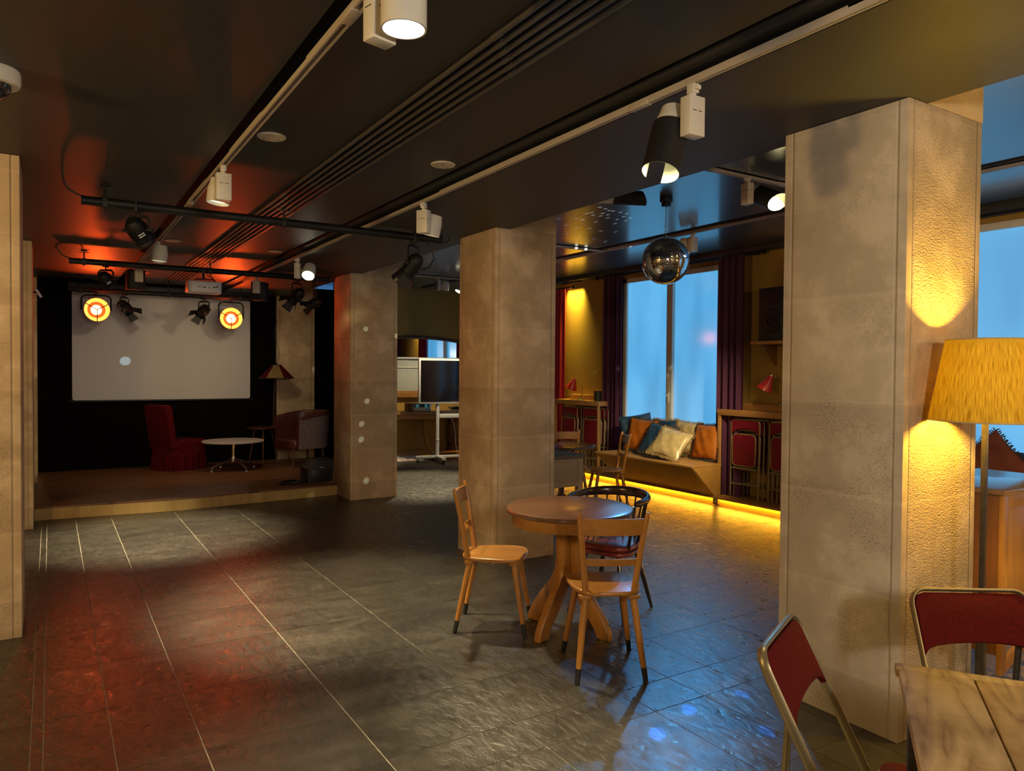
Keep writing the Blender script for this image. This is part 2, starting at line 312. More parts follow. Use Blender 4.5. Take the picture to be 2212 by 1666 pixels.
# ------------------------------------------------------------------ mesh helpers
class MB:
    def __init__(s): s.b = bmesh.new()
    def _add(s, tmp, M=None):
        if M is not None: bmesh.ops.transform(tmp, matrix=M, verts=tmp.verts)
        me = bpy.data.meshes.new('t'); tmp.to_mesh(me); tmp.free(); s.b.from_mesh(me); bpy.data.meshes.remove(me); return s
    def box(s, c, d, bev=0.0, M=None, seg=2):
        t = bmesh.new(); bmesh.ops.create_cube(t, size=1.0)
        bmesh.ops.scale(t, vec=d, verts=t.verts)
        if bev: bmesh.ops.bevel(t, geom=t.edges[:], offset=bev, segments=seg, affect='EDGES', profile=.5)
        bmesh.ops.translate(t, vec=c, verts=t.verts); return s._add(t, M)
    def bx(s, x0, x1, y0, y1, z0, z1, bev=0.0, M=None):
        return s.box(((x0 + x1) / 2, (y0 + y1) / 2, (z0 + z1) / 2), (abs(x1 - x0), abs(y1 - y0), abs(z1 - z0)), bev, M)
    def tube(s, pts, r, seg=10, M=None, flat=None, cap=True):
        # sweep a circle (or ellipse: flat=(a,b)) along points; r a number or a list
        P = [Vector(p) for p in pts]; n = len(P); R = r if isinstance(r, (list, tuple)) else [r] * n
        t = bmesh.new(); rings = []; prev = None
        for i in range(n):
            d = (P[min(i + 1, n - 1)] - P[max(i - 1, 0)]).normalized()
            if prev is None:
                a = d.orthogonal().normalized() if abs(d.z) < .99 else Vector((1, 0, 0))
                if abs(d.z) < .9: a = d.cross(Vector((0, 0, 1))).normalized()
            else:
                a = (prev - d * prev.dot(d)).normalized()
            prev = a; bb = d.cross(a).normalized(); ring = []
            for k in range(seg):
                th = 2 * PI * k / seg; fx, fy = (R[i], R[i]) if flat is None else (flat[0] * R[i], flat[1] * R[i])
                ring.append(t.verts.new(P[i] + a * math.cos(th) * fx + bb * math.sin(th) * fy))
            rings.append(ring)
        for i in range(n - 1):
            for k in range(seg): t.faces.new((rings[i][k], rings[i][(k + 1) % seg], rings[i + 1][(k + 1) % seg], rings[i + 1][k]))
        if cap: t.faces.new(rings[0][::-1]); t.faces.new(rings[-1])
        bmesh.ops.recalc_face_normals(t, faces=t.faces); return s._add(t, M)
    def lathe(s, prof, seg=32, M=None, a0=0, a1=2 * PI, caps=False):
        t = bmesh.new(); full = abs(a1 - a0 - 2 * PI) < 1e-6; cnt = seg if full else seg + 1; rings = []
        for r, z in prof:
            if r < 1e-6: rings.append([t.verts.new((0, 0, z))] * cnt); continue
            rings.append([t.verts.new((r * math.cos(a0 + (a1 - a0) * k / seg), r * math.sin(a0 + (a1 - a0) * k / seg), z)) for k in range(cnt)])
        for i in range(len(prof) - 1):
            for k in range(seg if full else seg):
                q = [rings[i][k], rings[i][(k + 1) % cnt], rings[i + 1][(k + 1) % cnt], rings[i + 1][k]]
                u = []
                for v in q:
                    if v not in u: u.append(v)
                if len(u) > 2:
                    try: t.faces.new(u)
                    except ValueError: pass
        bmesh.ops.recalc_face_normals(t, faces=t.faces); return s._add(t, M)
    def prism(s, poly, z0, z1, bev=0.0, M=None):
        t = bmesh.new(); a = [t.verts.new((x, y, z0)) for x, y in poly]; b = [t.verts.new((x, y, z1)) for x, y in poly]; n = len(poly)
        t.faces.new(a[::-1]); t.faces.new(b)
        for i in range(n): t.faces.new((a[i], a[(i + 1) % n], b[(i + 1) % n], b[i]))
        bmesh.ops.recalc_face_normals(t, faces=t.faces)
        if bev:
            ed = [e for e in t.edges if abs(e.verts[0].co.z - e.verts[1].co.z) < 1e-7]
            bmesh.ops.bevel(t, geom=ed, offset=bev, segments=3, affect='EDGES', profile=.5)
        return s._add(t, M)
    def sphere(s, c, r, seg=16, M=None, sc=(1, 1, 1)):
        t = bmesh.new(); bmesh.ops.create_uvsphere(t, u_segments=seg, v_segments=max(6, seg // 2), radius=r)
        bmesh.ops.scale(t, vec=sc, verts=t.verts); bmesh.ops.translate(t, vec=c, verts=t.verts); return s._add(t, M)
    def grid(s, f, nu, nv, M=None, wrapu=False):
        t = bmesh.new(); V = [[t.verts.new(f(i / nu, j / nv)) for j in range(nv + 1)] for i in range(nu if wrapu else nu + 1)]
        for i in range(nu):
            for j in range(nv): t.faces.new((V[i][j], V[(i + 1) % len(V)][j], V[(i + 1) % len(V)][j + 1], V[i][j + 1]))
        return s._add(t, M)
    def build(s, name, mat, parent=None, ang=35, label=None, M=None):
        if M is not None: bmesh.ops.transform(s.b, matrix=M, verts=s.b.verts)
        me = bpy.data.meshes.new(name); s.b.to_mesh(me); s.b.free()
        for m in (mat if isinstance(mat, (list, tuple)) else [mat]): me.materials.append(MATS[m])
        for p in me.polygons: p.use_smooth = True
        me.set_sharp_from_angle(angle=math.radians(ang))
        o = bpy.data.objects.new(name, me); COL.objects.link(o)
        if parent is not None: o.parent = parent
        if label: o['label'] = label
        return o
def T(x, y, z, rz=0, rx=0, ry=0): return Matrix.Translation((x, y, z)) @ Euler((rx, ry, rz)).to_matrix().to_4x4()
def aim(p, d, up=(0, 0, 1)):
    # matrix whose local +Z points along d, placed at p
    return Matrix.Translation(p) @ Vector(d).normalized().to_track_quat('Z', 'Y').to_matrix().to_4x4()
def thing(name, label, cat, loc=(0, 0, 0), rz=0, group=None):
    o = bpy.data.objects.new(name, None); COL.objects.link(o); o.location = loc; o.rotation_euler = (0, 0, rz); o.empty_display_size = .1
    o['label'] = label; o['category'] = cat
    if group: o['group'] = group
    return o
def tag(o, label, cat, group=None):
    o['label'] = label; o['category'] = cat
    if group: o['group'] = group
    return o
def struct(o): o['kind'] = 'structure'; return o
def one(mb, name, mat, loc, label, cat, rz=0, group=None, ang=35):
    o = mb.build(name, mat, ang=ang); o.location = loc; o.rotation_euler = (0, 0, rz); return tag(o, label, cat, group)
def dup(root, loc, rz, label, group=None):
    def cp(o, par):
        c = o.copy(); COL.objects.link(c)
        if par is not None: c.parent = par
        for ch in list(o.children): cp(ch, c)
        return c
    r = cp(root, None); r.location = loc; r.rotation_euler = (root.rotation_euler[0], root.rotation_euler[1], rz); r['label'] = label
    if group: r['group'] = group
    return r
def arc(c, r, a0, a1, n, plane='xy', z=0):
    out = []
    for i in range(n + 1):
        a = a0 + (a1 - a0) * i / n; x, y = r * math.cos(a), r * math.sin(a)
        out.append((c[0] + x, c[1] + y, z) if plane == 'xy' else (c[0] + x, z, c[1] + y) if plane == 'xz' else (z, c[0] + x, c[1] + y))
    return out
def rrect(w_, h_, r, n=5):
    p = []
    for cx, cy, a in ((w_ / 2 - r, h_ / 2 - r, 0), (-w_ / 2 + r, h_ / 2 - r, PI / 2), (-w_ / 2 + r, -h_ / 2 + r, PI), (w_ / 2 - r, -h_ / 2 + r, 3 * PI / 2)):
        p += [(cx + r * math.cos(a + PI / 2 * k / n), cy + r * math.sin(a + PI / 2 * k / n)) for k in range(n + 1)]
    return p

# ------------------------------------------------------------------ structure
ZC, ZB, ZW = 2.835, 2.775, 3.10        # main ceiling, beam, window-bay ceiling
X0, X1, Y0, Y1 = -3.2, 7.15, -4.2, 12.1
def floor():
    b = bmesh.new(); lay = b.loops.layers.color.new('tile'); g = 0.0025
    xs = [-3.2, -2.58, -1.96, -1.34, -.72, -.079, -.033, .22, .545, 1.163, 1.783, 2.405, 2.732, 3.02, 3.63, 4.25, 4.865, 5.48, 6.10, 6.55, 7.3]
    ys = [-4.2, -3.6, -2.98, -2.36, -1.74, -1.12, -.5, .12, .74, 1.3, 1.92, 2.54, 2.795, 3.265, 3.89, 4.515, 5.145, 5.772, 6.36, 6.97, 7.58, 8.2, 8.82, 9.44, 10.06, 10.7, 11.3, 11.9, 12.6]
    rnd = random.Random(3)
    for i in range(len(xs) - 1):
        for j in range(len(ys) - 1):
            x0, x1, y0, y1 = xs[i] + g, xs[i + 1] - g, ys[j] + g, ys[j + 1] - g
            top = [b.verts.new(p) for p in ((x0, y0, 0), (x1, y0, 0), (x1, y1, 0), (x0, y1, 0))]
            bot = [b.verts.new((v.co.x, v.co.y, -.006)) for v in top]
            fs = [b.faces.new(top)] + [b.faces.new((top[k], bot[k], bot[(k + 1) % 4], top[(k + 1) % 4])) for k in range(4)]
            t = rnd.uniform(.62, 1.0); c = (t, t * rnd.uniform(.97, 1), t * rnd.uniform(.94, 1), 1)
            for f in fs:
                for l in f.loops: l[lay] = c
    me = bpy.data.meshes.new('floor'); b.to_mesh(me); b.free(); me.materials.append(MATS['slate'])
    o = bpy.data.objects.new('floor', me); COL.objects.link(o); struct(o)
    struct(MB().bx(-3.3, 7.4, -4.3, 12.7, -.12, -.0035).build('floor', 'grout'))
floor()
# ceilings, as slabs with the shadow slots the tracks sit in
def slab(x0, x1, y0, y1, z0, z1, mat='ceiling_paint', name='ceiling'): return struct(MB().bx(x0, x1, y0, y1, z0, z1).build(name, mat))
slab(X0 - .1, .812, Y0, Y1 + .5, ZC, ZC + .1); slab(.905, 2.115, Y0, Y1 + .5, ZC, ZC + .1)
slab(.80, .92, Y0, Y1 + .5, ZC + .07, ZC + .16, 'recess_black')
slab(2.10, 2.20, Y0, Y1 + .5, ZC + .07, ZC + .16, 'recess_black')
slab(2.160, 2.20, Y0, Y1 + .5, ZC - .01, ZC + .1)
slab(2.248, 3.235, Y0, Y1 + .5, ZB, ZW + .2)                       # dropped beam over the pillars
slab(2.19, 2.26, Y0, Y1 + .5, ZB + .045, ZC + .2, 'recess_black')
# window bay ceiling with slots beside its tracks
XT = 5.785; TY = (3.81, 7.13, 10.6)
slab(XT + .03, X1 + .5, Y0, Y1 + .8, ZW, ZW + .1, 'ceiling_satin')
ye = [Y0] + [v for t in TY for v in (t - .03, t + .10)] + [Y1 + .8]
for k in range(0, len(ye), 2): slab(3.235, XT - .13, ye[k], ye[k + 1], ZW, ZW + .1, 'ceiling_satin')
slab(3.235, X1 + .5, Y0, Y1 + .8, ZW + .08, ZW + .2, 'recess_black')
# walls
def wallb(name, x0, x1, y0, y1, z0, z1, mat): return struct(MB().bx(x0, x1, y0, y1, z0, z1).build(name, mat))
wallb('wall_left', X0 - .2, X0, Y0, 13.0, -.1, ZC + .1, 'wall_brown')
wallb('wall_rear', X0, 7.4, Y0 - .2, Y0, -.1, ZW + .1, 'wall_brown')
wallb('wall_back', -1.5, 3.088, 12.10, 12.3, -.1, ZC + .1, 'wall_black'); wallb('wall_back', 3.712, 4.35, 12.10, 12.3, -.1, ZC + .1, 'wall_black')
wallb('wall_left_stage', X0, -.15, 12.06, 12.3, -.1, ZC + .1, 'limestone')
wallb('wall_back_right', 4.2, 7.6, 12.42, 12.6, -.1, ZW + .1, 'wall_ochre')
wallb('wall_side', 4.2, 4.3, 10.2, 12.5, -.1, ZW, 'wall_black')
# window wall: piers, sill band, header; openings at three bays plus one behind the camera
WIN = [(2.88, 4.73), (6.35, 8.29), (9.80, 11.72), (-.6, 1.25)]
XWALL = 7.15
cuts = [Y0, -.6, 1.25, 2.88, 4.73, 6.35, 8.29, 9.80, 11.72, 12.6]
for k in range(0, len(cuts), 2): wallb('wall_right', XWALL, XWALL + .3, cuts[k], cuts[k + 1], -.1, ZW + .1, 'wall_ochre')
for a, b_ in WIN:
    wallb('wall_right', XWALL, XWALL + .3, a, b_, -.1, .62, 'wall_ochre'); wallb('wall_right', XWALL, XWALL + .3, a, b_, 2.95, ZW + .1, 'wall_ochre')
for n, (a, b_) in enumerate(WIN):
    f = MB(); X = 7.16
    f.bx(X - .04, X + .06, a, a + .075, .62, 2.95, .004).bx(X - .04, X + .06, b_ - .075, b_, .62, 2.95, .004).bx(X - .04, X + .06, a, b_, 2.885, 2.95, .004).bx(X - .04, X + .06, a, b_, .62, .70, .004)
    mid = (a + b_) / 2
    f.bx(X - .055, X + .05, mid - .055, mid + .055, .70, 2.885, .006)
    fr = f.build('window_%d' % (n + 1), 'white_paint'); struct(fr)
    MB().bx(X - .004, X + .004, a + .07, mid - .05, .69, 2.89).build('pane', 'window_film', fr)
    MB().bx(X - .004, X + .004, mid + .05, b_ - .07, .69, 2.89).build('pane', 'window_film', fr)
    h = MB().box((X - .065, mid, 1.25), (.02, .035, .14), .004).box((X - .085, mid, 1.28), (.03, .015, .02), .003); h.build('window_handle', 'white_paint', fr)
# plinth and ledge along the window wall with the LED strip under the ledge
struct(MB().bx(6.80, XWALL + .02, -2.0, 11.9, 0, .095).build('trim_1', 'plinth_wood'))
struct(MB().bx(6.69, XWALL + .02, -2.0, 11.9, .095, .118, .002).build('trim_2', 'bench_wood'))
tag(MB().bx(6.775, 6.795, -1.9, 11.8, .083, .094).build('led_strip', 'led_warm'), 'glowing warm yellow light strip under the ledge along window wall', 'light strip')
# cornice shelf under bay ceiling at the window wall
struct(MB().bx(XWALL - .16, XWALL + .02, Y0, 12.3, 3.03, ZW, .003).build('trim_3', 'ceiling_paint'))

# ------------------------------------------------------------------ pillars
def pillar(x, y, h, label, mat='limestone', sx=.61, sy=.62):
    m = MB().box((0, 0, h / 2), (sx, sy, h), .004)
    return one(m, 'stone_pillar', mat, (x, y, 0), label, 'pillar', group='limestone pillars')
o = pillar(3.395, 2.08, ZB - .001, 'large pale limestone pillar nearest on the right, lit golden by lampshade', 'limestone')
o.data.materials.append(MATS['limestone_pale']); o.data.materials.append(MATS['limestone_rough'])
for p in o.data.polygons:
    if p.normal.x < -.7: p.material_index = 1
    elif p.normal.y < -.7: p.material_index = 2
pillar(3.400, 5.51, ZB - .001, 'limestone pillar standing behind the round wooden table')
pillar(3.400, 8.93, ZB - .001, 'limestone pillar at the right end of the stage, speckled with light dots')
pillar(3.400, 12.36, ZB - .001, 'shadowy limestone pilaster behind the floor lamp on stage')
pillar(-.452, 5.505, ZC - .001, 'limestone pillar cut off by left photo edge, nearest on the left')
pillar(-.452, 8.94, ZC - .001, 'limestone pillar at left, second one, at the left end of stage')
# the near pillar and window side continue upward beside the beam
for y, n in ((2.08, 0), (5.51, 1), (8.93, 2), (12.36, 3)):
    struct(MB().bx(3.236, 3.705, y - .31, y + .31, ZB - .0005, ZW).build('trim_4', 'limestone'))

# ------------------------------------------------------------------ stage
st = thing('stage_platform', 'low wooden stage with pale curved front riser at the back', 'stage', (0, 0, 0))
fp = [(-.145, 9.08), (.2, 9.055), (.55, 9.02), (.9, 8.975), (1.2, 8.955), (1.55, 8.972), (1.9, 9.01), (2.5, 9.05), (3.09, 9.09)]
MB().prism(fp + [(3.09, 9.245), (3.71, 9.245), (3.71, 10.21), (4.19, 10.21), (4.19, 12.09), (3.712, 12.09), (3.712, 12.045), (3.088, 12.045), (3.088, 12.09), (-.145, 12.09)], .12, .14, .002).build('deck', 'stage_boards', st)
rs = MB(); n = len(fp)
rs.prism(fp + [(p[0], p[1] + .02) for p in fp[::-1]], 0.001, .1199).build('riser', 'stage_riser', st)
sc = thing('projection_screen', 'large pale projection screen on the black stage wall', 'projection screen', (1.472, 12.085, 0))
MB().prism(rrect(2.42, 1.565, .03), -.012, .0, M=T(0, -.01, 1.915, 0, PI / 2)).build('screen_surface', 'screen_cloth', sc)
MB().bx(-1.26, 1.26, -.03, .012, 1.112, 1.128, .003).build('bottom_bar', 'black_plastic', sc); MB().bx(-1.26, 1.26, -.10, .012, 2.705, 2.80, .01).build('screen_casing', 'black_plastic', sc)

# ------------------------------------------------------------------ ceiling tracks and track spotlights
def track(p0, p1, label, mat='track_paint', w_=.034):
    a, b_ = Vector(p0), Vector(p1); L_ = (b_ - a).length
    t = thing('lighting_track', label, 'lighting track', p0, math.atan2(b_.y - a.y, b_.x - a.x), 'lighting tracks')
    m = MB().bx(0, L_, -w_ / 2, -w_ / 2 + .008, -.03, 0).bx(0, L_, w_ / 2 - .008, w_ / 2, -.03, 0).bx(0, L_, -w_ / 2, w_ / 2, -.008, 0)
    m.build('rail', mat, t)
    for k in (0.33, .62): MB().bx(L_ * k, L_ * k + .12, -w_ / 2 - .003, w_ / 2 + .003, -.0325, -.006, .002).build('joint_cover', mat, t)
    return t
track((.88, -1.5, ZC + .002), (.88, 10.3, ZC + .002), 'long white lighting track on the left part of the main ceiling')
track((2.222, -1.5, ZB + .026), (2.222, 10.4, ZB + .026), 'long white lighting track along the edge of the dropped beam', w_=.024)
track((XT, -1.5, ZW), (XT, 11.8, ZW + .018), 'thin pale lighting track along the window side ceiling')
track((3.26, TY[0], ZW), (XT - .02, TY[0], ZW), 'short cross track behind the nearest pillar holding the snooted spot')
track((3.26, TY[1], ZW), (XT - .02, TY[1], ZW), 'short cross track left of the mirror ball')
track((3.26, TY[2], ZW), (XT - .02, TY[2], ZW), 'short cross track over the alcove at the back')

def track_spot(loc, heading, tilt, label, snoot=None, power=1.0, lit=True, aimxy=None, cone=62, dim=False, color=WHITE, swing=0.0, reach=.105, blend=.8):
    # loc: point under the rail; heading: compass angle (rad, from +X) from box to lamp head; tilt: head leans this much from straight down, around the heading axis
    t = thing('track_spotlight', label, 'spotlight', loc, heading, 'track spotlights')
    MB().bx(-.02, .02, -.016, .016, -.03, .008, .003).lathe([(0, -.045), (.014, -.045), (.014, -.03), (0, -.03)], 12).bx(-.035, -.012, -.012, .012, -.02, -.002, .003).build('track_adapter', 'white_paint', t)
    bx_ = MB().bx(-.028, .028, -.043, .043, -.205, -.045, .004).build('driver_box', 'white_paint', t)
    MB().bx(-.0286, .0286, -.024, -.004, -.107, -.104).bx(-.0286, .0286, .006, .028, -.107, -.104).bx(-.016, .016, -.0436, -.0425, -.107, -.104).build('vent_slot', 'recess_black', bx_)
    H = Matrix.Translation((reach + .015, 0, -.125)) @ Euler((tilt, swing, 0)).to_matrix().to_4x4()
    MB().tube([(.04, 0, -.125), (reach - .02, 0, -.125)], .016, 12).build('pivot', 'white_paint', t)
    hd = MB().lathe([(0, .075), (.050, .075), (.058, .070), (.060, .045), (.067, .02), (.068, .012), (.068, -.075), (.062, -.075), (.060, -.055), (.0, -.052)], 36, M=H).build('lamp_head', 'white_paint', t)
    if lit: MB().lathe([(0, -.0535), (.058, -.0535), (.058, -.057), (0, -.057)], 32, M=H).build('lens', 'lamp_white_dim' if dim else 'lamp_white', hd)
    if snoot == 'barrel':      # black foil wrapped on the head, with a gap in front
        sh = MB(); ga = PI * .30
        def f(r):
            return lambda u, v: Vector((r * math.cos(ga / 2 + (2 * PI - ga) * u + 5.95), r * math.sin(ga / 2 + (2 * PI - ga) * u + 5.95), -.01 - .22 * v))
        sh.grid(f(.078), 28, 4).build('snoot', 'black_foil', t, M=H)
        MB().grid(f(.0765), 28, 4).build('snoot_lining', 'foil_inside', t, M=H)
    elif snoot == 'tube':
        MB().grid(lambda u, v: Vector((.074 * math.cos(2 * PI * u), .074 * math.sin(2 * PI * u), .02 - (.185 + .035 * math.cos(2 * PI * u)) * v)), 32, 3).build('snoot', 'black_foil', t, M=H)
        MB().grid(lambda u, v: Vector((.0725 * math.cos(2 * PI * u), .0725 * math.sin(2 * PI * u), .02 - (.185 + .035 * math.cos(2 * PI * u)) * v)), 32, 3).build('snoot_lining', 'foil_inside', t, M=H)
    elif snoot == 'box':
        MB().bx(-.085, .085, -.085, .085, -.16, .07, .004, M=H).build('snoot', 'black_foil', t)
    if lit and power:
        W_ = Matrix.LocRotScale(Vector(loc), Euler((0, 0, heading)), None) @ H
        p = W_ @ Vector((0, 0, -.065 if snoot != 'box' else -.175)); d = (W_.to_3x3() @ Vector((0, 0, -1)))
        tgt = Vector(aimxy) if aimxy is not None else p + d
        l = bpy.data.lights.new('bulb', 'SPOT'); l.energy = P_TRACK * power; l.color = color; l.shadow_soft_size = .05; l.spot_size = math.radians(cone); l.spot_blend = blend
        o = bpy.data.objects.new('bulb', l); COL.objects.link(o); o.rotation_euler = (tgt - p).to_track_quat('-Z', 'Y').to_euler(); o.location = p + (tgt - p).normalized() * .01
        o.parent = t; o.matrix_parent_inverse = Matrix.LocRotScale(Vector(loc), Euler((0, 0, heading)), None).inverted()
    return t
ZT = ZC - .028; ZR = ZB - .012
track_spot((.862, 2.152, ZT), -PI / 2 + .24, 0, 'big white round spotlight nearest, at the top edge of the photo', power=.50, aimxy=(1.2, 2.35, 0), cone=58)
track_spot((.88, 4.66, ZT), PI / 2, .12, 'white track spotlight just in front of the nearer lighting bar', power=.95, aimxy=(1.65, 4.9, 0), cone=58, dim=True)
track_spot((.88, 7.78, ZT), -PI / 2, -.08, 'white track spotlight in front of the second lighting bar', power=.95, aimxy=(.9, 7.75, 0), cone=58, dim=True)
track_spot((.88, 9.62, ZT), PI / 2 + .2, 0, 'white track box with black square shade above the stage, left one', snoot='box', lit=True, dim=True, power=.032, aimxy=(1.5, 11.7, .9), cone=120, blend=1)
track_spot((2.222, 2.17, ZR), PI / 2, .36, 'white track spotlight with half-open black foil barrel hanging from the beam', snoot='barrel', power=0.05, dim=True, swing=.1)
track_spot((2.222, 4.72, ZR), .6, .25, 'white track spotlight under beam edge with greenish lens, left of middle pillar', power=.35, aimxy=(2.45, 3.2, 0), cone=45, dim=True)
track_spot((2.222, 7.82, ZR), -.5, -.75, 'white tilted spotlight over the right end of second lighting bar', power=.5, aimxy=(3.09, 8.95, 2.62), cone=46, color=(1.0, .84, .42))
track_spot((2.222, 9.65, ZR), 1.0, 0, 'white track box with black square shade above the stage, right one', snoot='box', lit=True, power=.032, dim=True, aimxy=(2.2, 11.7, .9), cone=120, blend=1)
track_spot((4.49, TY[0], ZW - .02), -.25, -.95, 'white track spotlight with short black snoot and glowing pale mouth', snoot='tube', power=.2, aimxy=(7.1, 4.4, .9), dim=True, cone=75, swing=-.65)
track_spot((5.32, TY[0], ZW - .02), 0, .4, 'added unseen spotlight behind the nearest pillar brightening the bench', power=.60, aimxy=(6.6, 7.15, .55), cone=38, blend=1, color=(1.0, .78, .40))  # extra lamp added out of sight to brighten the bench and cushions
track_spot((5.66, TY[0], ZW - .02), PI / 2, .2, 'added unseen blue spotlight behind the nearest pillar aimed at the mirror ball', power=1.0, aimxy=(4.47, 4.66, 2.55), cone=12, blend=.6, color=(.12, .45, 1.0))  # unseen lamp added to put a blue highlight on the ball
fs = thing('foil_spotlight', 'black foil snoot of a spotlight peeking out above the beam edge', 'spotlight', (3.68, 4.47, 2.955), -.42)
MB().tube([(.0, 0, .03), (.0, 0, .142)], .012, 8).bx(-.02, .02, -.02, .02, .12, .145, .003).build('bracket', 'white_paint', fs)
MB().tube([(-.08, 0, 0), (.05, 0, 0)], .05, 24).build('lamp_head', 'white_paint', fs)
H = Matrix.Rotation(PI / 2, 4, 'Y')
MB().grid(lambda u, v: Vector((.056 * math.cos(2 * PI * u), .056 * math.sin(2 * PI * u), .03 + (.25 + .02 * math.cos(2 * PI * u)) * v)), 32, 3).build('snoot', 'black_foil', fs, M=H)
MB().grid(lambda u, v: Vector((.054 * math.cos(2 * PI * u), .054 * math.sin(2 * PI * u), .03 + (.25 + .02 * math.cos(2 * PI * u)) * v)), 32, 3).build('snoot_lining', 'foil_inside', fs, M=H)
track_spot((XT, 5.62, ZW - .02), PI / 2, .2, 'small white track spotlight partly behind the mirror ball', power=.22, aimxy=(3.7, 3.0, 0), cone=62, dim=True, color=(.08, .46, 1.0), blend=1)
track_spot((5.72, TY[2], ZW - .02), PI / 2, .5, 'added unseen spotlight behind the middle pillar brightening the console', power=.22, aimxy=(5.85, 12.3, .5), cone=70, blend=1)  # added lamp, kept out of view, lifts the console and its wall
track_spot((5.25, TY[2], ZW - .02), 0, .2, 'white track spotlight peeking out left of the middle pillar at the back', power=.95, aimxy=(4.55, 9.6, 0), cone=50, dim=True)
wl = thing('wall_washer', 'slim ceiling light washing the ochre wall strip yellow, beside the red curtain', 'light', (7.075, 9.48, 3.03))
MB().bx(-.03, .03, -.22, .22, -.022, 0, .003).build('housing', 'black_metal', wl)
l = bpy.data.lights.new('strip_light', 'AREA'); l.shape = 'RECTANGLE'; l.size = .03; l.size_y = .40; l.energy = 9; l.color = (1.0, .80, .12); l.spread = math.radians(60)
o = bpy.data.objects.new('strip_light', l); COL.objects.link(o); o.parent = wl; o.location = (0, 0, -.025); o.rotation_euler = (0, -.12, 0)
cl = thing('spotlight_tube', 'small white tube lamp at the far left beside the stage pillar', 'spotlight', (-.075, 9.15, 2.33))
MB().tube([(0, 0, 0), (-.045, 0, .075)], .014, 10).build('lamp_tube', 'sticker_white', cl)
MB().tube([(-.03, 0, .05), (-.0715, 0, .05)], .01, 10).build('bracket', 'black_metal', cl)

# ceiling cover plates, conduits, dome camera
for i, (x, y, lb) in enumerate(((1.0, 4.01, 'cream round ceiling plate with red dot between track and pipes'), (2.0, 3.98, 'cream round ceiling plate next to the beam edge track'),
                          (1.01, 7.79, 'cream round ceiling plate above the second bar, left side'), (2.0, 7.88, 'cream round ceiling plate above the second bar, near beam'),
                          (1.02, 10.6, 'small far cream ceiling plate above the stage'))):
    t = thing('ceiling_plate', lb, 'ceiling plate', (x, y, ZC), 0, 'round ceiling plates')
    MB().lathe([(0, 0), (.072, 0), (.074, -.004), (.070, -.009), (0, -.009)], 32).build('plate', 'cream_disc', t)
    MB().lathe([(0, -.009), (.005, -.009), (.004, -.013), (0, -.013)], 10).build('centre_dot', 'red_enamel' if i == 0 else 'iron', t)
    h = MB()
    for a in (0.5, 2.4, 4.1): h.lathe([(0, -.009), (.003, -.009), (.003, -.012), (0, -.012)], 8, M=T(.045 * math.cos(a), .045 * math.sin(a), 0))
    h.build('screw', 'iron', t)
for k in range(6):
    x = 1.385 + k * .0455
    c = MB().tube([(x, -2.0, ZC - .013), (x, 11.6 if k < 5 else 11.2, ZC - .013)], .0105, 8)
    for y in (2.3 + .05 * k, 4.6 + .09 * k, 5.6 + .03 * k, 9.2): c.tube([(x, y, ZC - .013), (x, y + .06, ZC - .013)], .0125, 8)
    o = c.build('conduit', 'conduit_paint'); tag(o, ['black ceiling conduit, outermost of six towards the left track', 'black ceiling conduit, second of six from the left track', 'black ceiling conduit, third of six from the left track', 'black ceiling conduit, third of six from the beam', 'black ceiling conduit, second of six from the beam', 'black ceiling conduit, outermost of six towards the beam'][k], 'conduit', 'ceiling conduits')
dc = thing('dome_camera', 'white security dome camera on ceiling at left photo edge', 'camera', (-.205, 3.76, ZC))
MB().lathe([(0, 0), (.105, 0), (.108, -.01), (.108, -.05), (.10, -.062), (.078, -.062), (0, -.062)], 40).build('housing', 'white_paint', dc)
MB().lathe([(.074, -.06), (.072, -.075), (.060, -.098), (.035, -.115), (0, -.12)], 32).build('dome', 'smoke_dome', dc)

# ------------------------------------------------------------------ lighting bars with stage lights
BARZ = 2.72; BARS = (5.72, 9.03, 11.3)
for i, (yb, x0, x1, z, lb) in enumerate(((BARS[0], .18, 2.86, BARZ, 'nearest black lighting bar hanging across below the ceiling'), (BARS[1], .17, 2.96, BARZ, 'middle black lighting bar carrying the white projector'), (BARS[2], .2, 2.62, 2.63, 'furthest black lighting bar in front of the screen top'))):
    t = thing('lighting_bar', lb, 'lighting bar', (0, yb, z), 0, 'black lighting bars')
    MB().tube([(x0, 0, 0), (x1, 0, 0)], .031, 16).build('pipe', 'black_metal', t)
    for x in (x0 + .14, (x0 + x1) / 2, x1 - .25):
        MB().tube([(x, 0, -.045), (x, 0, ZC - z - .002)], .007, 8).bx(x - .02, x + .02, -.03, .03, -.035, .035, .006).bx(x - .05, x + .05, -.015, .015, ZC - z - .022, ZC - z - .016).lathe([(0, 0), (.03, 0), (.03, -.008), (0, -.008)], 12, M=T(x, 0, ZC - z)).build('hanger', 'black_metal', t)
    if i < 2:
        p = []
        for k in range(13):
            u = k / 12; p.append((x0 - .10 + .14 * u * u, .02, (ZC - z) * (1 - u) ** 1.6 + .028))
        MB().tube(p + [(x0 + .3, .01, .03), (x0 + .8, .015, .028), (x1 - .3, .01, .03)], .006, 6).build('cable', 'rubber_black', t)
        MB().tube([(x1 - .02, 0, .02), (x1 + .03, .02, .06), (x1 + .06, .0, .09), (x1 + .085, 0, .06), (x1 + .07, 0, 0), (x1 + .02, 0, -.02), (x1 - .03, .0, -.03)], .005, 6).build('cable_loop', 'rubber_black', t)
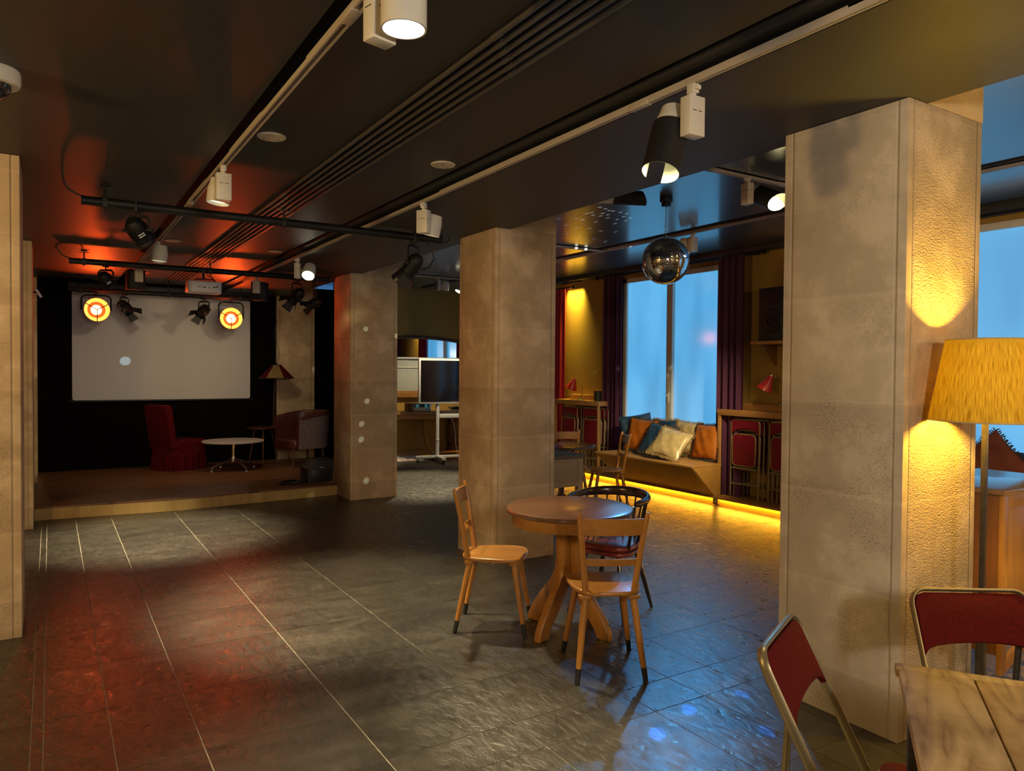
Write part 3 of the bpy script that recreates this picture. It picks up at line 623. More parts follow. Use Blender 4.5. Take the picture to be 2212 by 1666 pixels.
def stage_light(loc, d, label, sc_=1.0, doors=True, lens=None, yoke=.16, spread=.6, hgt=.19, labels=True, group='black stage spotlights'):
    t = thing('stage_light', label, 'stage light', loc, 0, group)
    d = Vector(d).normalized(); hz = math.atan2(d.y, d.x); R_ = Euler((0, 0, hz - PI / 2)).to_matrix().to_4x4()
    w_ = yoke * sc_ / 2 + .012
    MB().bx(-.018, .018, -.035, .035, -.045, .03, .006).tube([(0, 0, -.04), (0, 0, -.075)], .008, 8).tube([(.02, 0, -.02), (.055, 0, -.03)], .006, 6).build('clamp', 'black_metal', t, M=R_)
    MB().tube([(-w_, 0, -hgt), (-w_, 0, -.10), (-w_ + .02, 0, -.075), (w_ - .02, 0, -.075), (w_, 0, -.10), (w_, 0, -hgt)], .011, 8, flat=(1.0, .45)).build('yoke', 'black_metal', t, M=R_)
    A = aim((0, 0, -hgt), d); r = .072 * sc_
    bd = MB().lathe([(0, -.10 * sc_), (r * .55, -.10 * sc_), (r * .95, -.065 * sc_), (r, -.03 * sc_), (r, .09 * sc_), (r * 1.12, .10 * sc_), (r * 1.12, .115 * sc_), (r * .92, .115 * sc_), (r * .9, .09 * sc_), (0, .085 * sc_)], 28, M=A)
    for k in range(4): bd.lathe([(r, -.02 * sc_ + k * .018), (r + .006, -.02 * sc_ + k * .018), (r + .006, -.014 * sc_ + k * .018), (r, -.014 * sc_ + k * .018)], 28, M=A)
    b_ = bd.build('lamp_body', 'black_metal', t)
    for s in (-1, 1): MB().tube([(s * (r - .005), 0, -hgt), (s * (w_ + .03), 0, -hgt)], .012, 10).build('side_knob', 'black_plastic', t, M=R_)
    MB().lathe([(0, .0865 * sc_), (r * .88, .0865 * sc_), (r * .5, .1 * sc_), (0, .104 * sc_)], 24, M=A).build('lens', lens or 'smoke_dome', b_)
    if doors:
        for k in range(4):
            K = A @ Euler((0, 0, k * PI / 2 + PI / 4)).to_matrix().to_4x4() @ Matrix.Translation((0, r * .95, .115 * sc_)) @ Euler((-spread, 0, 0)).to_matrix().to_4x4()
            ww = .06 * sc_
            MB().prism([(-ww * .8, 0), (ww * .8, 0), (ww * 1.15, .10 * sc_), (-ww * 1.15, .10 * sc_)], -.001, .001, M=K @ Euler((PI / 2, 0, 0)).to_matrix().to_4x4()).build('barn_door', 'black_foil', t)
    if labels:
        MB().bx(-.022, .022, r - .001, r + .0015, -.01, .02, M=A @ Euler((0, 0, PI * .75)).to_matrix().to_4x4()).build('sticker', 'sticker_white', b_)
    return t
stage_light((.52, BARS[0], BARZ), (.55, .62, -.56), 'black stage spotlight under left end of nearest lighting bar', .9, doors=False, hgt=.165)
b_ = stage_light((2.60, BARS[0], BARZ), (-.35, .5, -.75), 'black stage spotlight with open flaps under right end of nearest bar', .92, doors=True, hgt=.23, spread=.25)
MB().tube([(.12, 0, -.03), (.17, 0, -.09), (.19, 0, -.17), (.15, 0, -.24), (.07, 0, -.27)], .006, 6).build('cable', 'rubber_black', b_)
stage_light((.51, BARS[1], BARZ), (.5, .7, -.5), 'black stage spotlight under left end of middle bar', .88, doors=False, hgt=.17)
stage_light((2.56, BARS[1], BARZ), (-.45, .65, -.55), 'black stage spotlight with flaps under right end of middle bar, left of pair', .95, hgt=.22)
o = stage_light((2.78, BARS[1], BARZ), (-.75, .45, -.45), 'black stage spotlight with pale edge under right end of middle bar, right of pair', .78, hgt=.30)
stage_light((.86, BARS[2], 2.63), (.55, -.45, -.6), 'dark barn door spotlight right of the left glowing orange lamp', .95, hgt=.2)
stage_light((1.87, BARS[2], 2.63), (-.55, -.5, -.6), 'dark barn door spotlight left of the right glowing orange lamp', .95, hgt=.2)
# orange reflector lamps
def retro(loc, d, label, r=.175, hgt=.26):
    t = thing('reflector_lamp', label, 'lamp', loc, 0, 'glowing orange reflector lamps')
    A = aim((0, 0, -hgt), d)
    MB().bx(-.02, .02, -.035, .035, -.045, .03, .005).tube([(0, 0, -.03), (0, 0, -.065)], .008, 8).build('clamp', 'black_metal', t)
    w_ = r + .012
    MB().tube([(-w_, 0, -hgt), (-w_, 0, -.11), (-w_ + .02, 0, -.08), (-w_ + .06, 0, -.065), (w_ - .06, 0, -.065), (w_ - .02, 0, -.08), (w_, 0, -.11), (w_, 0, -hgt)], .011, 8).build('yoke', 'black_metal', t)
    bd = MB().lathe([(0, -.13), (.05, -.13), (.08, -.10), (r * .8, -.02), (r, .035), (r, .05), (r * .97, .05), (r * .97, .035), (r * .75, -.01), (0, -.03)], 40, M=A).build('reflector', 'black_metal', t)
    MB().lathe([(r * .68, .012), (r * .965, .040), (r * .965, .036), (r * .68, .008)], 40, M=A).build('outer_glow_ring', 'lamp_orange_ring', bd)
    MB().lathe([(r * .40, .0), (r * .685, .011), (r * .685, .007), (r * .40, -.004)], 40, M=A).build('inner_glow_ring', 'lamp_orange_mid', bd)
    MB().lathe([(0, .032), (r * .2, .028), (r * .38, .010), (r * .40, -.002), (0, -.006)], 32, M=A).build('bulb_glow', 'lamp_orange_core', bd)
    g = MB()
    for a in (PI / 2 + PI, PI / 2 + PI / 3, PI / 2 - PI / 3):
        g.tube([(0, 0, .058), (r * math.cos(a), r * math.sin(a), .052)], .006, 6, M=A @ Euler((0, 0, 0)).to_matrix().to_4x4())
    g.build('guard_spokes', 'black_metal', t)
    p = Vector(loc) + A.to_translation() + Vector(d).normalized() * .09
    l = bpy.data.lights.new('bulb', 'SPOT'); l.energy = P_ORANGE; l.color = (1.0, .06, .002); l.shadow_soft_size = .04; l.spot_size = math.radians(150); l.spot_blend = .7
    o = bpy.data.objects.new('bulb', l); COL.objects.link(o); o.location = p; o.rotation_euler = Vector((d[0], -.74, .60)).to_track_quat('-Z', 'Y').to_euler(); o.parent = t; o.matrix_parent_inverse = Matrix.Translation(Vector(loc)).inverted()
    return t
retro((.526, BARS[2], 2.63), (.15, -1, .02), 'round reflector lamp glowing orange in front of the screen, left one', r=.160)
retro((2.241, BARS[2], 2.63), (-.12, -1, .02), 'round reflector lamp glowing orange in front of the screen, right one', hgt=.30, r=.158)
# projector
pj = thing('projector', 'white projector hanging from the middle lighting bar above the stage', 'projector', (1.49, BARS[1], BARZ))
MB().prism(rrect(.36, .27, .05), -.262, -.135, .012).build('casing', 'white_metal', pj)
MB().tube([(0, 0, .02), (0, 0, -.10)], .014, 10).bx(-.02, .02, -.03, .03, -.035, .03, .005).bx(-.09, .09, -.06, .06, -.108, -.10, .003).tube([(-.08, .03, -.10), (-.08, .03, -.14)], .005, 6).tube([(.08, .03, -.10), (.08, .03, -.14)], .005, 6).build('ceiling_mount', 'black_metal', pj)
q = MB()
for x, w_, z in ((-.07, .014, -.20), (-.05, .008, -.20), (-.01, .028, -.205), (.04, .012, -.205), (.09, .02, -.20), (.12, .014, -.20)): q.bx(x - w_ / 2, x + w_ / 2, -.1365, -.134, z - .006, z + .006)
q.build('port', 'black_plastic', pj)
MB().lathe([(0, .0), (.03, 0), (.032, .012), (.0, .012)], 20, M=T(.08, .135, -.2, 0, -PI / 2)).build('lens', 'smoke_dome', pj)
MB().tube([(.06, -.02, -.02), (.09, -.05, -.09), (.12, -.11, -.14), (.13, -.14, -.19)], .005, 6).tube([(.02, -.03, -.03), (.10, -.07, -.12), (.11, -.14, -.2)], .004, 6).build('cable', 'rubber_black', pj)

# ------------------------------------------------------------------ mirror ball
BX, BY, BZ, BR = 4.47, 4.66, 2.55, .203
mb = thing('mirror_ball', 'large mirror ball hanging in front of the window', 'mirror ball', (BX, BY, BZ))
MB().sphere((0, 0, 0), BR - .006, 48).build('core', 'recess_black', mb)
b = bmesh.new(); rings = 56
for i in range(1, rings):
    t0 = PI * i / rings; t1 = PI * (i + 1) / rings
    if i == rings - 1: break
    tm = (t0 + t1) / 2; n = max(6, int(2 * PI * math.sin(tm) * BR / .0115)); g = .08
    for k in range(n):
        a0, a1 = 2 * PI * (k + g) / n, 2 * PI * (k + 1 - g) / n; u0, u1 = t0 + (t1 - t0) * g, t1 - (t1 - t0) * g
        # flat tile: tangent quad at the centre direction, with a hair of tilt
        j = Vector((random.uniform(-.007, .007), random.uniform(-.007, .007), random.uniform(-.007, .007)))
        am = (a0 + a1) / 2; um = (u0 + u1) / 2
        N = (Vector((math.sin(um) * math.cos(am), math.sin(um) * math.sin(am), math.cos(um))) + j).normalized()
        ta = Vector((-math.sin(am), math.cos(am), 0)); ta = (ta - N * ta.dot(N)).normalized(); tb = N.cross(ta)
        hw = (a1 - a0) / 2 * math.sin(um) * BR; hh = (u1 - u0) / 2 * BR; P = N * BR
        b.faces.new([b.verts.new(P + ta * sx * hw + tb * sy * hh) for sx, sy in ((-1, -1), (1, -1), (1, 1), (-1, 1))])
me = bpy.data.meshes.new('mirror_tiles'); b.to_mesh(me); b.free(); me.materials.append(MATS['mirror_tile'])
o = bpy.data.objects.new('mirror_tiles', me); COL.objects.link(o); o.parent = mb
MB().lathe([(0, BR + .012), (.02, BR + .012), (.024, BR - .012), (.0, BR - .012)], 16).tube([(0, 0, BR), (0, 0, BR + .03)], .006, 8).build('top_cap', 'chrome', mb)
ch = MB()
for k in range(4): ch.tube(arc((0, BR + .04 + k * .028), .012, 0, 2 * PI, 12, 'xz' if k % 2 else 'yz'), .0025, 6)
ch.tube([(-.003, 0, BR + .14), (.004, 0, BR + .24), (-.003, 0, BR + .30)], .0022, 6).tube([(.004, 0, BR + .14), (-.004, 0, BR + .24), (.004, 0, BR + .30)], .0022, 6)
ch.tube(arc((0, BR + .31), .012, 0, 2 * PI, 12, 'xz'), .0025, 6)
ch.build('chain', 'chrome', mb)
MB().bx(-.045, .045, -.035, .035, ZW - BZ - .05, ZW - BZ, .006).bx(-.03, .03, -.03, .03, ZW - BZ - .085, ZW - BZ - .05, .006).tube([(0, 0, ZW - BZ - .085), (0, 0, BR + .3)], .005, 8).build('motor', 'black_plastic', mb)

# light flecks thrown by the mirror ball: narrow beams leaving its tiles
def fleck(p, size=.05, power=1.0, col=(.85, .95, 1.0)):
    p = Vector(p); c = Vector((BX, BY, BZ)); d = (p - c); D = d.length; d.normalize()
    l = bpy.data.lights.new('mirror_ball_beam', 'SPOT'); l.energy = power * D * D; l.color = col; l.shadow_soft_size = .004
    l.spot_size = 2 * math.atan(size / (D - BR)); l.spot_blend = .35
    o = bpy.data.objects.new('mirror_ball_beam', l); COL.objects.link(o)
    o.location = c + d * (BR + .02); o.rotation_euler = d.to_track_quat('-Z', 'Y').to_euler()
for x, y in ((2.907, 2.456), (2.557, 2.474), (2.267, 2.38), (2.702, 2.141)): fleck((x, y, 0), .04, 24, (.02, .20, 1.0))
for x, y in ((3.537, 3.033), (3.649, 3.236), (4.196, 3.479), (4.344, 3.798), (4.461, 3.701), (3.41, 3.409), (3.273, 3.201), (4.138, 3.878), (3.937, 3.632)): fleck((x, y, 0), .035, 9, (.45, .75, 1.0))
for x, z in ((3.285, 2.098), (3.306, 1.21), (3.236, .932), (3.23, .739), (3.298, .226)): fleck((x, 8.62, z), .032, 13, (.75, 1.0, .95))
fleck((.929, 12.07, 1.699), .07, 17, (.60, .90, 1.0)); fleck((1.196, 8.95, .114), .05, 4, (1, 1, .7)); fleck((2.744, 9.07, .02), .04, 3, (1, 1, .7))
for x, y in ((2.043, 10.072), (2.349, 9.627), (1.85, 9.199)): fleck((x, y, .14), .05, 2.2, (1, .9, .85))
fleck((3.127, 11.5, 1.645), .05, 4, (.95, 1, .85)); fleck((3.718, 12.05, 1.59), .04, 4)
for y, z in ((8.996, 1.573), (8.436, 1.611), (8.478, 1.577), (8.409, 1.233), (7.336, 1.641), (7.388, 1.533), (7.766, .469)): fleck((7.15, y, z), .03, 4, (1, .95, .85))
for x, y in [(4.108, 5.646), (4.246, 5.935), (4.065, 5.415), (4.093, 5.396), (4.38, 5.818), (4.473, 5.835), (4.326, 5.572), (4.337, 5.515), (4.425, 5.605), (4.653, 5.849), (4.265, 5.302), (4.51, 5.598), (4.449, 5.488), (4.344, 5.319), (4.529, 5.509), (4.422, 5.36), (4.624, 5.625), (4.467, 5.354), (4.859, 5.793), (4.741, 5.625), (4.56, 5.364), (4.708, 5.489), (4.857, 5.627), (4.651, 5.376), (4.812, 6.149), (4.674, 6.183), (4.782, 6.518), (4.978, 6.55), (5.22, 6.592), (4.501, 6.152), (4.989, 6.183), (5.153, 6.134), (5.442, 6.657), (4.806, 5.501), (5.4, 7.2), (5.55, 7.2), (5.9, 6.77)]:
    fleck((x, y, ZW), .016, 110, (.85, .95, 1.0))

# ------------------------------------------------------------------ beech chairs
def spindle(p0, p1, r0, r1, rm=None):
    p0, p1 = Vector(p0), Vector(p1); return [p0.lerp(p1, k / 6) for k in range(7)], [r0 + (r1 - r0) * k / 6 + (0 if rm is None else rm * math.sin(PI * k / 6)) for k in range(7)]
def make_beech(label, loc, rz, group='beech bistro chairs'):
    t = thing('wooden_chair', label, 'chair', loc, rz, group)
    # seat: wide at the front, slightly narrower behind, rounded, thin
    pl = []
    for k in range(48):
        a = 2 * PI * k / 48; e = .62
        x = math.copysign(abs(math.cos(a)) ** e, math.cos(a)); y = math.copysign(abs(math.sin(a)) ** e, math.sin(a))
        pl.append((x * (.188 + .022 * y), y * .20))
    MB().prism(pl, .438, .462, .009).build('seat', 'beech_flat', t)
    for bx0, by0 in ((-.125, -.14), (.125, -.14), (-.125, .13), (.125, .13)): MB().prism([(bx0 + x, by0 + y) for x, y in rrect(.074, .062, .02, 4)], .416, .438, .004).build('leg_block', 'beech_flat', t)
    for sx in (-1, 1):
        for top, bot in (((.125 * sx, -.14, .43), (.178 * sx, -.225, .004)), ((.125 * sx, .13, .43), (.19 * sx, .205, .004))):
            p, r = spindle(top, bot, .0185, .0125, .002)
            lg = MB().tube(p[:6] + [p[5].lerp(p[6], .0)], r[:6] + [r[5]], 12).build('leg', 'beech', t)
            MB().tube([p[5] - (p[5] - p[6]) * .0, p[6]], [r[5] + .0006, r[6] + .0006], 12).build('leg_tip', 'rubber_black', lg)
        pts = [(.128 * sx, -.155, .455), (.139 * sx, -.172, .56), (.155 * sx, -.195, .70), (.17 * sx, -.222, .83), (.1755 * sx, -.232, .868), (.1775 * sx, -.235, .882)]
        MB().tube(pts, [.019, .018, .0165, .0155, .0125, .005], 14, flat=(1.05, .85)).build('back_post', 'beech', t)
    def slat(z0, z1, hw, yb, bow):
        def f(u, v):
            x = (u * 2 - 1) * hw; return x, yb - bow * (1 - (x / hw) ** 2)
        m = MB(); N = 12; b = bmesh.new(); rows = []
        for i in range(N + 1):
            x, y = f(i / N, 0); lean = -.23
            rows.append([b.verts.new((x, y + dy + lean * (z - z0), z)) for dy, z in ((-.007, z0), (.007, z0), (.007, z1), (-.007, z1))])
        for i in range(N):
            for k in range(4): b.faces.new((rows[i][k], rows[i][(k + 1) % 4], rows[i + 1][(k + 1) % 4], rows[i + 1][k]))
        b.faces.new(rows[0]); b.faces.new(rows[-1]); bmesh.ops.recalc_face_normals(b, faces=b.faces)
        return m._add(b)
    slat(.762, .850, .167, -.207, .022).build('top_slat', 'beech_flat', t)
    slat(.598, .634, .145, -.178, .016).build('lower_slat', 'beech_flat', t)
    return t
def face(dx, dy): return math.atan2(dy, dx) - PI / 2
chB = make_beech('beech chair with its back to the camera at the round table', (2.535, 3.085, 0), face(.47, .88))
dup(chB, (2.365, 3.945, 0), face(.78, -.62), 'beech chair left of the round table, seen from the side')
dup(chB, (5.53, 6.70, 0), face(-.90, .42), 'beech chair at the small dark table, beside the cushioned bench')
dup(chB, (5.30, 7.12, 0), face(-.38, -.92), 'beech chair behind the small dark table, mostly hidden')

# round pedestal table
rt = thing('round_table', 'round brown wooden table with carved pedestal between the chairs', 'table', (2.715, 3.645, 0))
MB().lathe([(0, .765), (.375, .765), (.388, .760), (.393, .75), (.388, .738), (.372, .732), (0, .732)], 72).build('tabletop', 'table_oak', rt)
MB().lathe([(.352, .733), (.352, .662), (.338, .660), (.338, .733)], 72).build('apron', 'beech_flat', rt)
prof = [(.012, .70), (.085, .70), (.085, .42), (.095, .36), (.135, .29), (.20, .21), (.262, .13), (.305, .05), (.312, .002), (.225, .002), (.205, .055), (.15, .12), (.09, .19), (.045, .25), (.012, .30)]
for k in range(4):
    a = math.atan2(3.503 - 3.59, 2.417 - 2.70) + k * PI / 2
    M = Matrix.Rotation(a, 4, 'Z') @ Euler((PI / 2, 0, 0)).to_matrix().to_4x4()
    MB().prism([(x, z) for x, z in prof], -.024, .024, .006, M=M).build('pedestal_leg', 'beech', rt)
MB().bx(-.02, .02, -.30, .30, .64, .70).bx(-.30, .30, -.02, .02, .64, .70).build('cross_brace', 'beech_flat', rt)

# black captain's chair
bc = thing('captain_chair', 'black bow-back chair with red leather seat behind the round table', 'chair', (3.18, 3.80, 0), face(-.90, -.36))
pl = [(x * (1.0 if y > 0 else .93), y) for x, y in rrect(.40, .38, .11, 8)]
MB().prism(pl, .405, .432, .008).build('seat_frame', 'red_leather', bc)
MB().prism([(x * .97, y * .97) for x, y in pl], .432, .472, .016).build('seat_pad', 'red_leather', bc)
U = [(.248, .15, .755), (.252, .10, .757)] + [(.252 * math.cos(-k * PI / 14), .03 + .27 * math.sin(-k * PI / 14), .758 + .010 * math.sin(k * PI / 14)) for k in range(15)] + [(-.252, .10, .757), (-.248, .15, .755)]
MB().tube(U, [.012, .018] + [.018 + .009 * math.sin(k * PI / 14) for k in range(15)] + [.018, .012], 14, flat=(.75, 1.25)).build('bow_rail', 'dark_wood', bc)
for k in range(11):
    a = -PI * (.03 + .94 * k / 10); top = (.248 * math.cos(a), .03 + .262 * math.sin(a), .75); bot = (.17 * math.cos(a), .0 + .165 * math.sin(a), .42)
    MB().tube([bot, top], [.0075, .0065], 8).build('spindle', 'dark_wood', bc)
for s in (-1, 1): MB().tube([(.175 * s, .10, .42), (.245 * s, .15, .74)], [.011, .010], 10).build('arm_support', 'dark_wood', bc)
for x, y in ((-1, -1), (1, -1), (1, 1), (-1, 1)):
    p, r = spindle((.12 * x, .12 * y, .41), (.205 * x, .205 * y, .003), .017, .010, .002); MB().tube(p, r, 12).build('leg', 'dark_wood', bc)

# small dark octagonal table and panelled side table
dt = thing('dark_table', 'small dark-topped table on black iron pedestal near the bench', 'table', (5.02, 6.88, 0))
MB().prism([(.40 * math.cos(PI / 8 + k * PI / 4), .40 * math.sin(PI / 8 + k * PI / 4)) for k in range(8)], .722, .75, .008).build('tabletop', 'dark_table_top', dt)
pd = MB().tube([(0, 0, .10), (0, 0, .18), (0, 0, .45), (0, 0, .70), (0, 0, .72)], [.05, .022, .026, .020, .06], 14)
for k in range(4):
    a = k * PI / 2 + .5; c_, s_ = math.cos(a), math.sin(a)
    pd.tube([(c_ * .02, s_ * .02, .16), (c_ * .14, s_ * .14, .10), (c_ * .24, s_ * .24, .035), (c_ * .29, s_ * .29, .012)], [.02, .016, .013, .015], 8)
    pd.tube([(c_ * .02, s_ * .02, .60), (c_ * .10, s_ * .10, .66), (c_ * .18, s_ * .18, .715)], [.012, .009, .010], 8)
pd.build('iron_pedestal', 'iron', dt)
ct = thing('side_table', 'pale wooden side table with recessed panel behind the middle pillar', 'table', (4.27, 6.30, 0))
MB().bx(-.36, .36, -.36, .36, .715, .75, .004).build('tabletop', 'old_grey_wood', ct)
for x in (-.31, .31):
    for y in (-.31, .31): MB().bx(x - .03, x + .03, y - .03, y + .03, .002, .715, .003).build('leg', 'pale_wood', ct)
for y in (-.32, .32):
    MB().bx(-.28, .28, y - .012, y + .012, .47, .69, .001).build('panel', 'pale_wood', ct)
    MB().bx(-.28, .28, y - .02, y + .02, .685, .714, .002).bx(-.28, .28, y - .02, y + .02, .43, .475, .002).build('rail', 'pale_wood', ct)
for x in (-.32, .32): MB().bx(x - .015, x + .015, -.28, .28, .44, .714, .002).build('side_panel', 'pale_wood', ct)

# ------------------------------------------------------------------ bench with cushions
bn = thing('window_bench', 'wooden window bench with slanted front under the bright blue window', 'bench', (6.32, 7.02, 0))
MB().prism([(0, -.9), (.50, -.9), (.50, -.70), (.83, -.70), (.83, .9), (0, .9)], .478, .502, .003).build('seat_board', 'bench_wood', bn)
fr = MB(); b = bmesh.new()
v = [b.verts.new(p) for p in ((.012, -.885, .478), (.012, .885, .478), (.385, .885, .121), (.385, -.885, .121), (.04, -.885, .478), (.04, .885, .478), (.41, .885, .121), (.41, -.885, .121))]
for q in ((0, 1, 2, 3), (7, 6, 5, 4), (0, 4, 5, 1), (2, 6, 7, 3), (1, 5, 6, 2), (0, 3, 7, 4)): b.faces.new([v[k] for k in q])
bmesh.ops.recalc_face_normals(b, faces=b.faces); fr._add(b); fr.build('front_board', 'bench_wood', bn)
for y, xe in ((-.885, .495), (.885, .82)):
    MB().prism([(.025, .478), (xe, .478), (xe, .121), (.395, .121)], -.012, .012, .001, M=T(0, y, 0, 0, PI / 2)).build('end_board', 'bench_wood', bn)
def cushion(name, label, mat, loc, nrm, w_=.45, h_=.45, th=.15, roll=0.0, fringe=None, cat='cushion'):
    t = thing(name, label, cat, loc, 0, 'velvet cushions on the window bench')
    n = Vector(nrm).normalized(); up = Vector((0, 0, 1)); xa = up.cross(n).normalized(); ya = n.cross(xa).normalized()
    R_ = Matrix((xa, ya, n)).transposed().to_4x4() @ Matrix.Rotation(roll, 4, 'Z')
    def P(u, v, s):
        a, b_ = u * 2 - 1, v * 2 - 1
        k = 1 - .07 * (1 - b_ * b_) * abs(a) ** 3; k2 = 1 - .07 * (1 - a * a) * abs(b_) ** 3
        x, y = a * w_ / 2 * k, b_ * h_ / 2 * k2; e = max(0, (1 - abs(a) ** 2.6)) ** .6 * max(0, (1 - abs(b_) ** 2.6)) ** .6
        wr = .006 * math.sin(9 * a + 5 * b_ + roll * 7) + .005 * math.sin(13 * b_ - 6 * a)
        return Vector((x, y, s * (th / 2 * e + wr * e)))
    b = bmesh.new(); N = 22
    for s in (1, -1):
        V = [[b.verts.new(P(i / N, j / N, s)) for j in range(N + 1)] for i in range(N + 1)]
        for i in range(N):
            for j in range(N): b.faces.new((V[i][j], V[i + 1][j], V[i + 1][j + 1], V[i][j + 1])[::s])
    bmesh.ops.remove_doubles(b, verts=b.verts, dist=.0005)
    MB()._add(b).build('cover', mat, t, M=R_, ang=60)
    if fringe:
        m = MB(); rnd = random.Random(int(abs(loc[1]) * 1000))
        for e in range(4):
            for k in range(26):
                q = (k + .5) / 26; u, v = ((q, 0), (1, q), (q, 1), (0, q))[e]; p = P(u, v, 1); o = Vector(((0, -1, 0), (1, 0, 0), (0, 1, 0), (-1, 0, 0))[e])
                tt = Vector((o.y, o.x, 0)); L_ = rnd.uniform(.022, .034)
                m.tube([p - o * .004, p + o * L_ * .5 + tt * rnd.uniform(-.004, .004) + Vector((0, 0, rnd.uniform(-.006, .006))), p + o * L_ + tt * rnd.uniform(-.010, .010) + Vector((0, 0, rnd.uniform(-.012, .012)))], [.006, .006, .003], 5)
        m.build('fringe', fringe, t, M=R_)
    return t
SZ = .502
cushion('navy_cushion', 'dark navy cushion at the left end of the bench, corner pointing up', 'navy_velvet', (6.98, 7.80, SZ + .27), (-.55, -.75, .18), .46, .46, .13, .16)
cushion('orange_cushion', 'orange velvet cushion with dark fringe, left on the bench', 'orange_velvet', (6.82, 7.54, SZ + .235), (-.93, -.12, .30), .49, .45, .14, -.04, 'dark_fringe')
cushion('dark_cushion', 'dark cushion with pale fringe leaning at the window behind the blue one', 'navy_velvet', (6.985, 7.29, SZ + .24), (-.95, -.05, .2), .44, .44, .12, .02, 'gold_fringe')
cushion('gold_cushion', 'gold cushion with curly fringe at the window, behind the pale one', 'gold_satin', (6.985, 6.86, SZ + .235), (-.95, 0, .2), .44, .43, .13, -.04, 'gold_fringe')
cushion('blue_cushion', 'shiny blue velvet cushion leaning in the middle of the bench', 'navy_velvet', (6.66, 7.04, SZ + .215), (-.82, -.14, .52), .47, .44, .14, -.13, 'dark_fringe')
cushion('pale_gold_cushion', 'pale gold satin cushion in front at the right of the bench', 'gold_satin', (6.54, 6.70, SZ + .205), (-.74, -.2, .66), .48, .42, .14, -.20, 'gold_fringe')
cushion('amber_cushion', 'orange cushion at the right end of bench against the curtain', 'orange_velvet', (6.88, 6.42, SZ + .235), (-.95, .1, .25), .45, .44, .14, .05, 'dark_fringe')

# ------------------------------------------------------------------ counters with stacked folding chairs
def counter(y0, y1, label):
    t = thing('wall_counter', label, 'counter', (6.84, (y0 + y1) / 2, .118)); h = (y1 - y0) / 2
    MB().bx(0, .305, -h, h, .965, 1.035, .003).build('counter_top', 'counter_wood', t)
    for s in (-1, 1): MB().bx(.004, .03, s * h - s * .045, s * h - s * .005, .0005, .965, .002).build('post', 'counter_wood', t)
    MB().bx(.20, .305, -h + .22, h - .16, 1.035, 1.115, .003).build('back_ledge', 'counter_wood', t)
    return t
counter(4.82, 6.215, 'wooden counter over folding chairs right of the bench')
counter(8.49, 9.62, 'wooden counter over red folding chairs at the far left of window wall')
def folding(label, loc, rz, pad, group, tilt=0.0, frame='khaki_steel'):
    # folded flat, standing upright, facing local -X... local: width along Y, thickness along X
    t = thing('folded_chair', label, 'folding chair', loc, rz, group); t.rotation_euler = (0, tilt, rz)
    w_ = .205
    def loop(ww, z0, z1, r, x, rad=.0085):
        p = [(x, -ww, z0), (x, -ww, z1 - r)] + [(x, -ww + r - r * math.cos(a), z1 - r + r * math.sin(a)) for a in (PI / 8, PI / 4, 3 * PI / 8)] + [(x, -ww + r, z1), (x, ww - r, z1)] + [(x, ww - r + r * math.sin(a), z1 - r + r * math.cos(a)) for a in (PI / 8, PI / 4, 3 * PI / 8)] + [(x, ww, z1 - r), (x, ww, z0)]
        return MB().tube(p, rad, 8, flat=(.55, 1.1))
    loop(w_, .012, .925, .05, 0).tube([(0, -w_, .165), (0, w_, .165)], .008, 6).build('back_frame', frame, t)
    loop(w_ - .03, .01, .80, .03, .028).tube([(.028, -w_ + .03, .34), (.028, w_ - .03, .34)], .009, 6).build('leg_frame', frame, t)
    # back pad with arched lower edge
    pl = [(-w_ + .012, .912), (w_ - .012, .912), (w_ - .012, .765)] + [(w_ * .86 * math.cos(a), .765 + .055 * math.sin(a)) for a in [PI * k / 10 for k in range(11)]] + [(-w_ + .012, .765)]
    MB().prism(pl, -.010, .012, .003, M=Matrix(((0, 0, 1, 0), (1, 0, 0, 0), (0, 1, 0, 0), (0, 0, 0, 1)))).build('back_pad', pad, t)
    sp = [(y, z + .57) for y, z in rrect(.325, .36, .05)]
    MB().prism(sp, -.026, -.008, .005, M=Matrix(((0, 0, 1, 0), (1, 0, 0, 0), (0, 1, 0, 0), (0, 0, 0, 1)))).build('seat_pad', pad, t)
    MB().tube([(-.019, y, z) for y, z in [(y * 1.03, .57 + (z - .57) * 1.03) for y, z in sp]] + [(-.019, sp[0][0] * 1.03, .57 + (sp[0][1] - .57) * 1.03)], .007, 6, cap=False).tube([(-.018, -w_ + .03, .355), (-.018, w_ - .03, .355)], .009, 6).build('seat_rim', frame, t)
    return t
def stack(y, n, labels, pad, group, x=6.868):
    a = folding(labels[0], (x, y, .1185), 0, pad, group, tilt=.018)
    for k in range(1, n): dup(a, (x + .063 * k, y - .014 * k, .1185), 0, labels[min(k, len(labels) - 1)], group)
def lbls(where): return ['front folded red chair ' + where] + ['folded chair leaning ' + w_ + ' ' + where for w_ in ('second', 'third', 'fourth')]
stack(5.82, 4, lbls('in the stack right next to the bench'), 'crimson_vinyl', 'folded chairs right of the bench')
stack(5.27, 4, lbls('in the stack half hidden by the nearest pillar'), 'crimson_vinyl', 'folded chairs right of the bench')
stack(8.70, 4, lbls('in the stack left of the purple curtain'), 'crimson_vinyl', 'folded chairs left of the bench')
stack(9.26, 4, lbls('in the stack beside the middle pillar edge'), 'crimson_vinyl', 'folded chairs left of the bench')

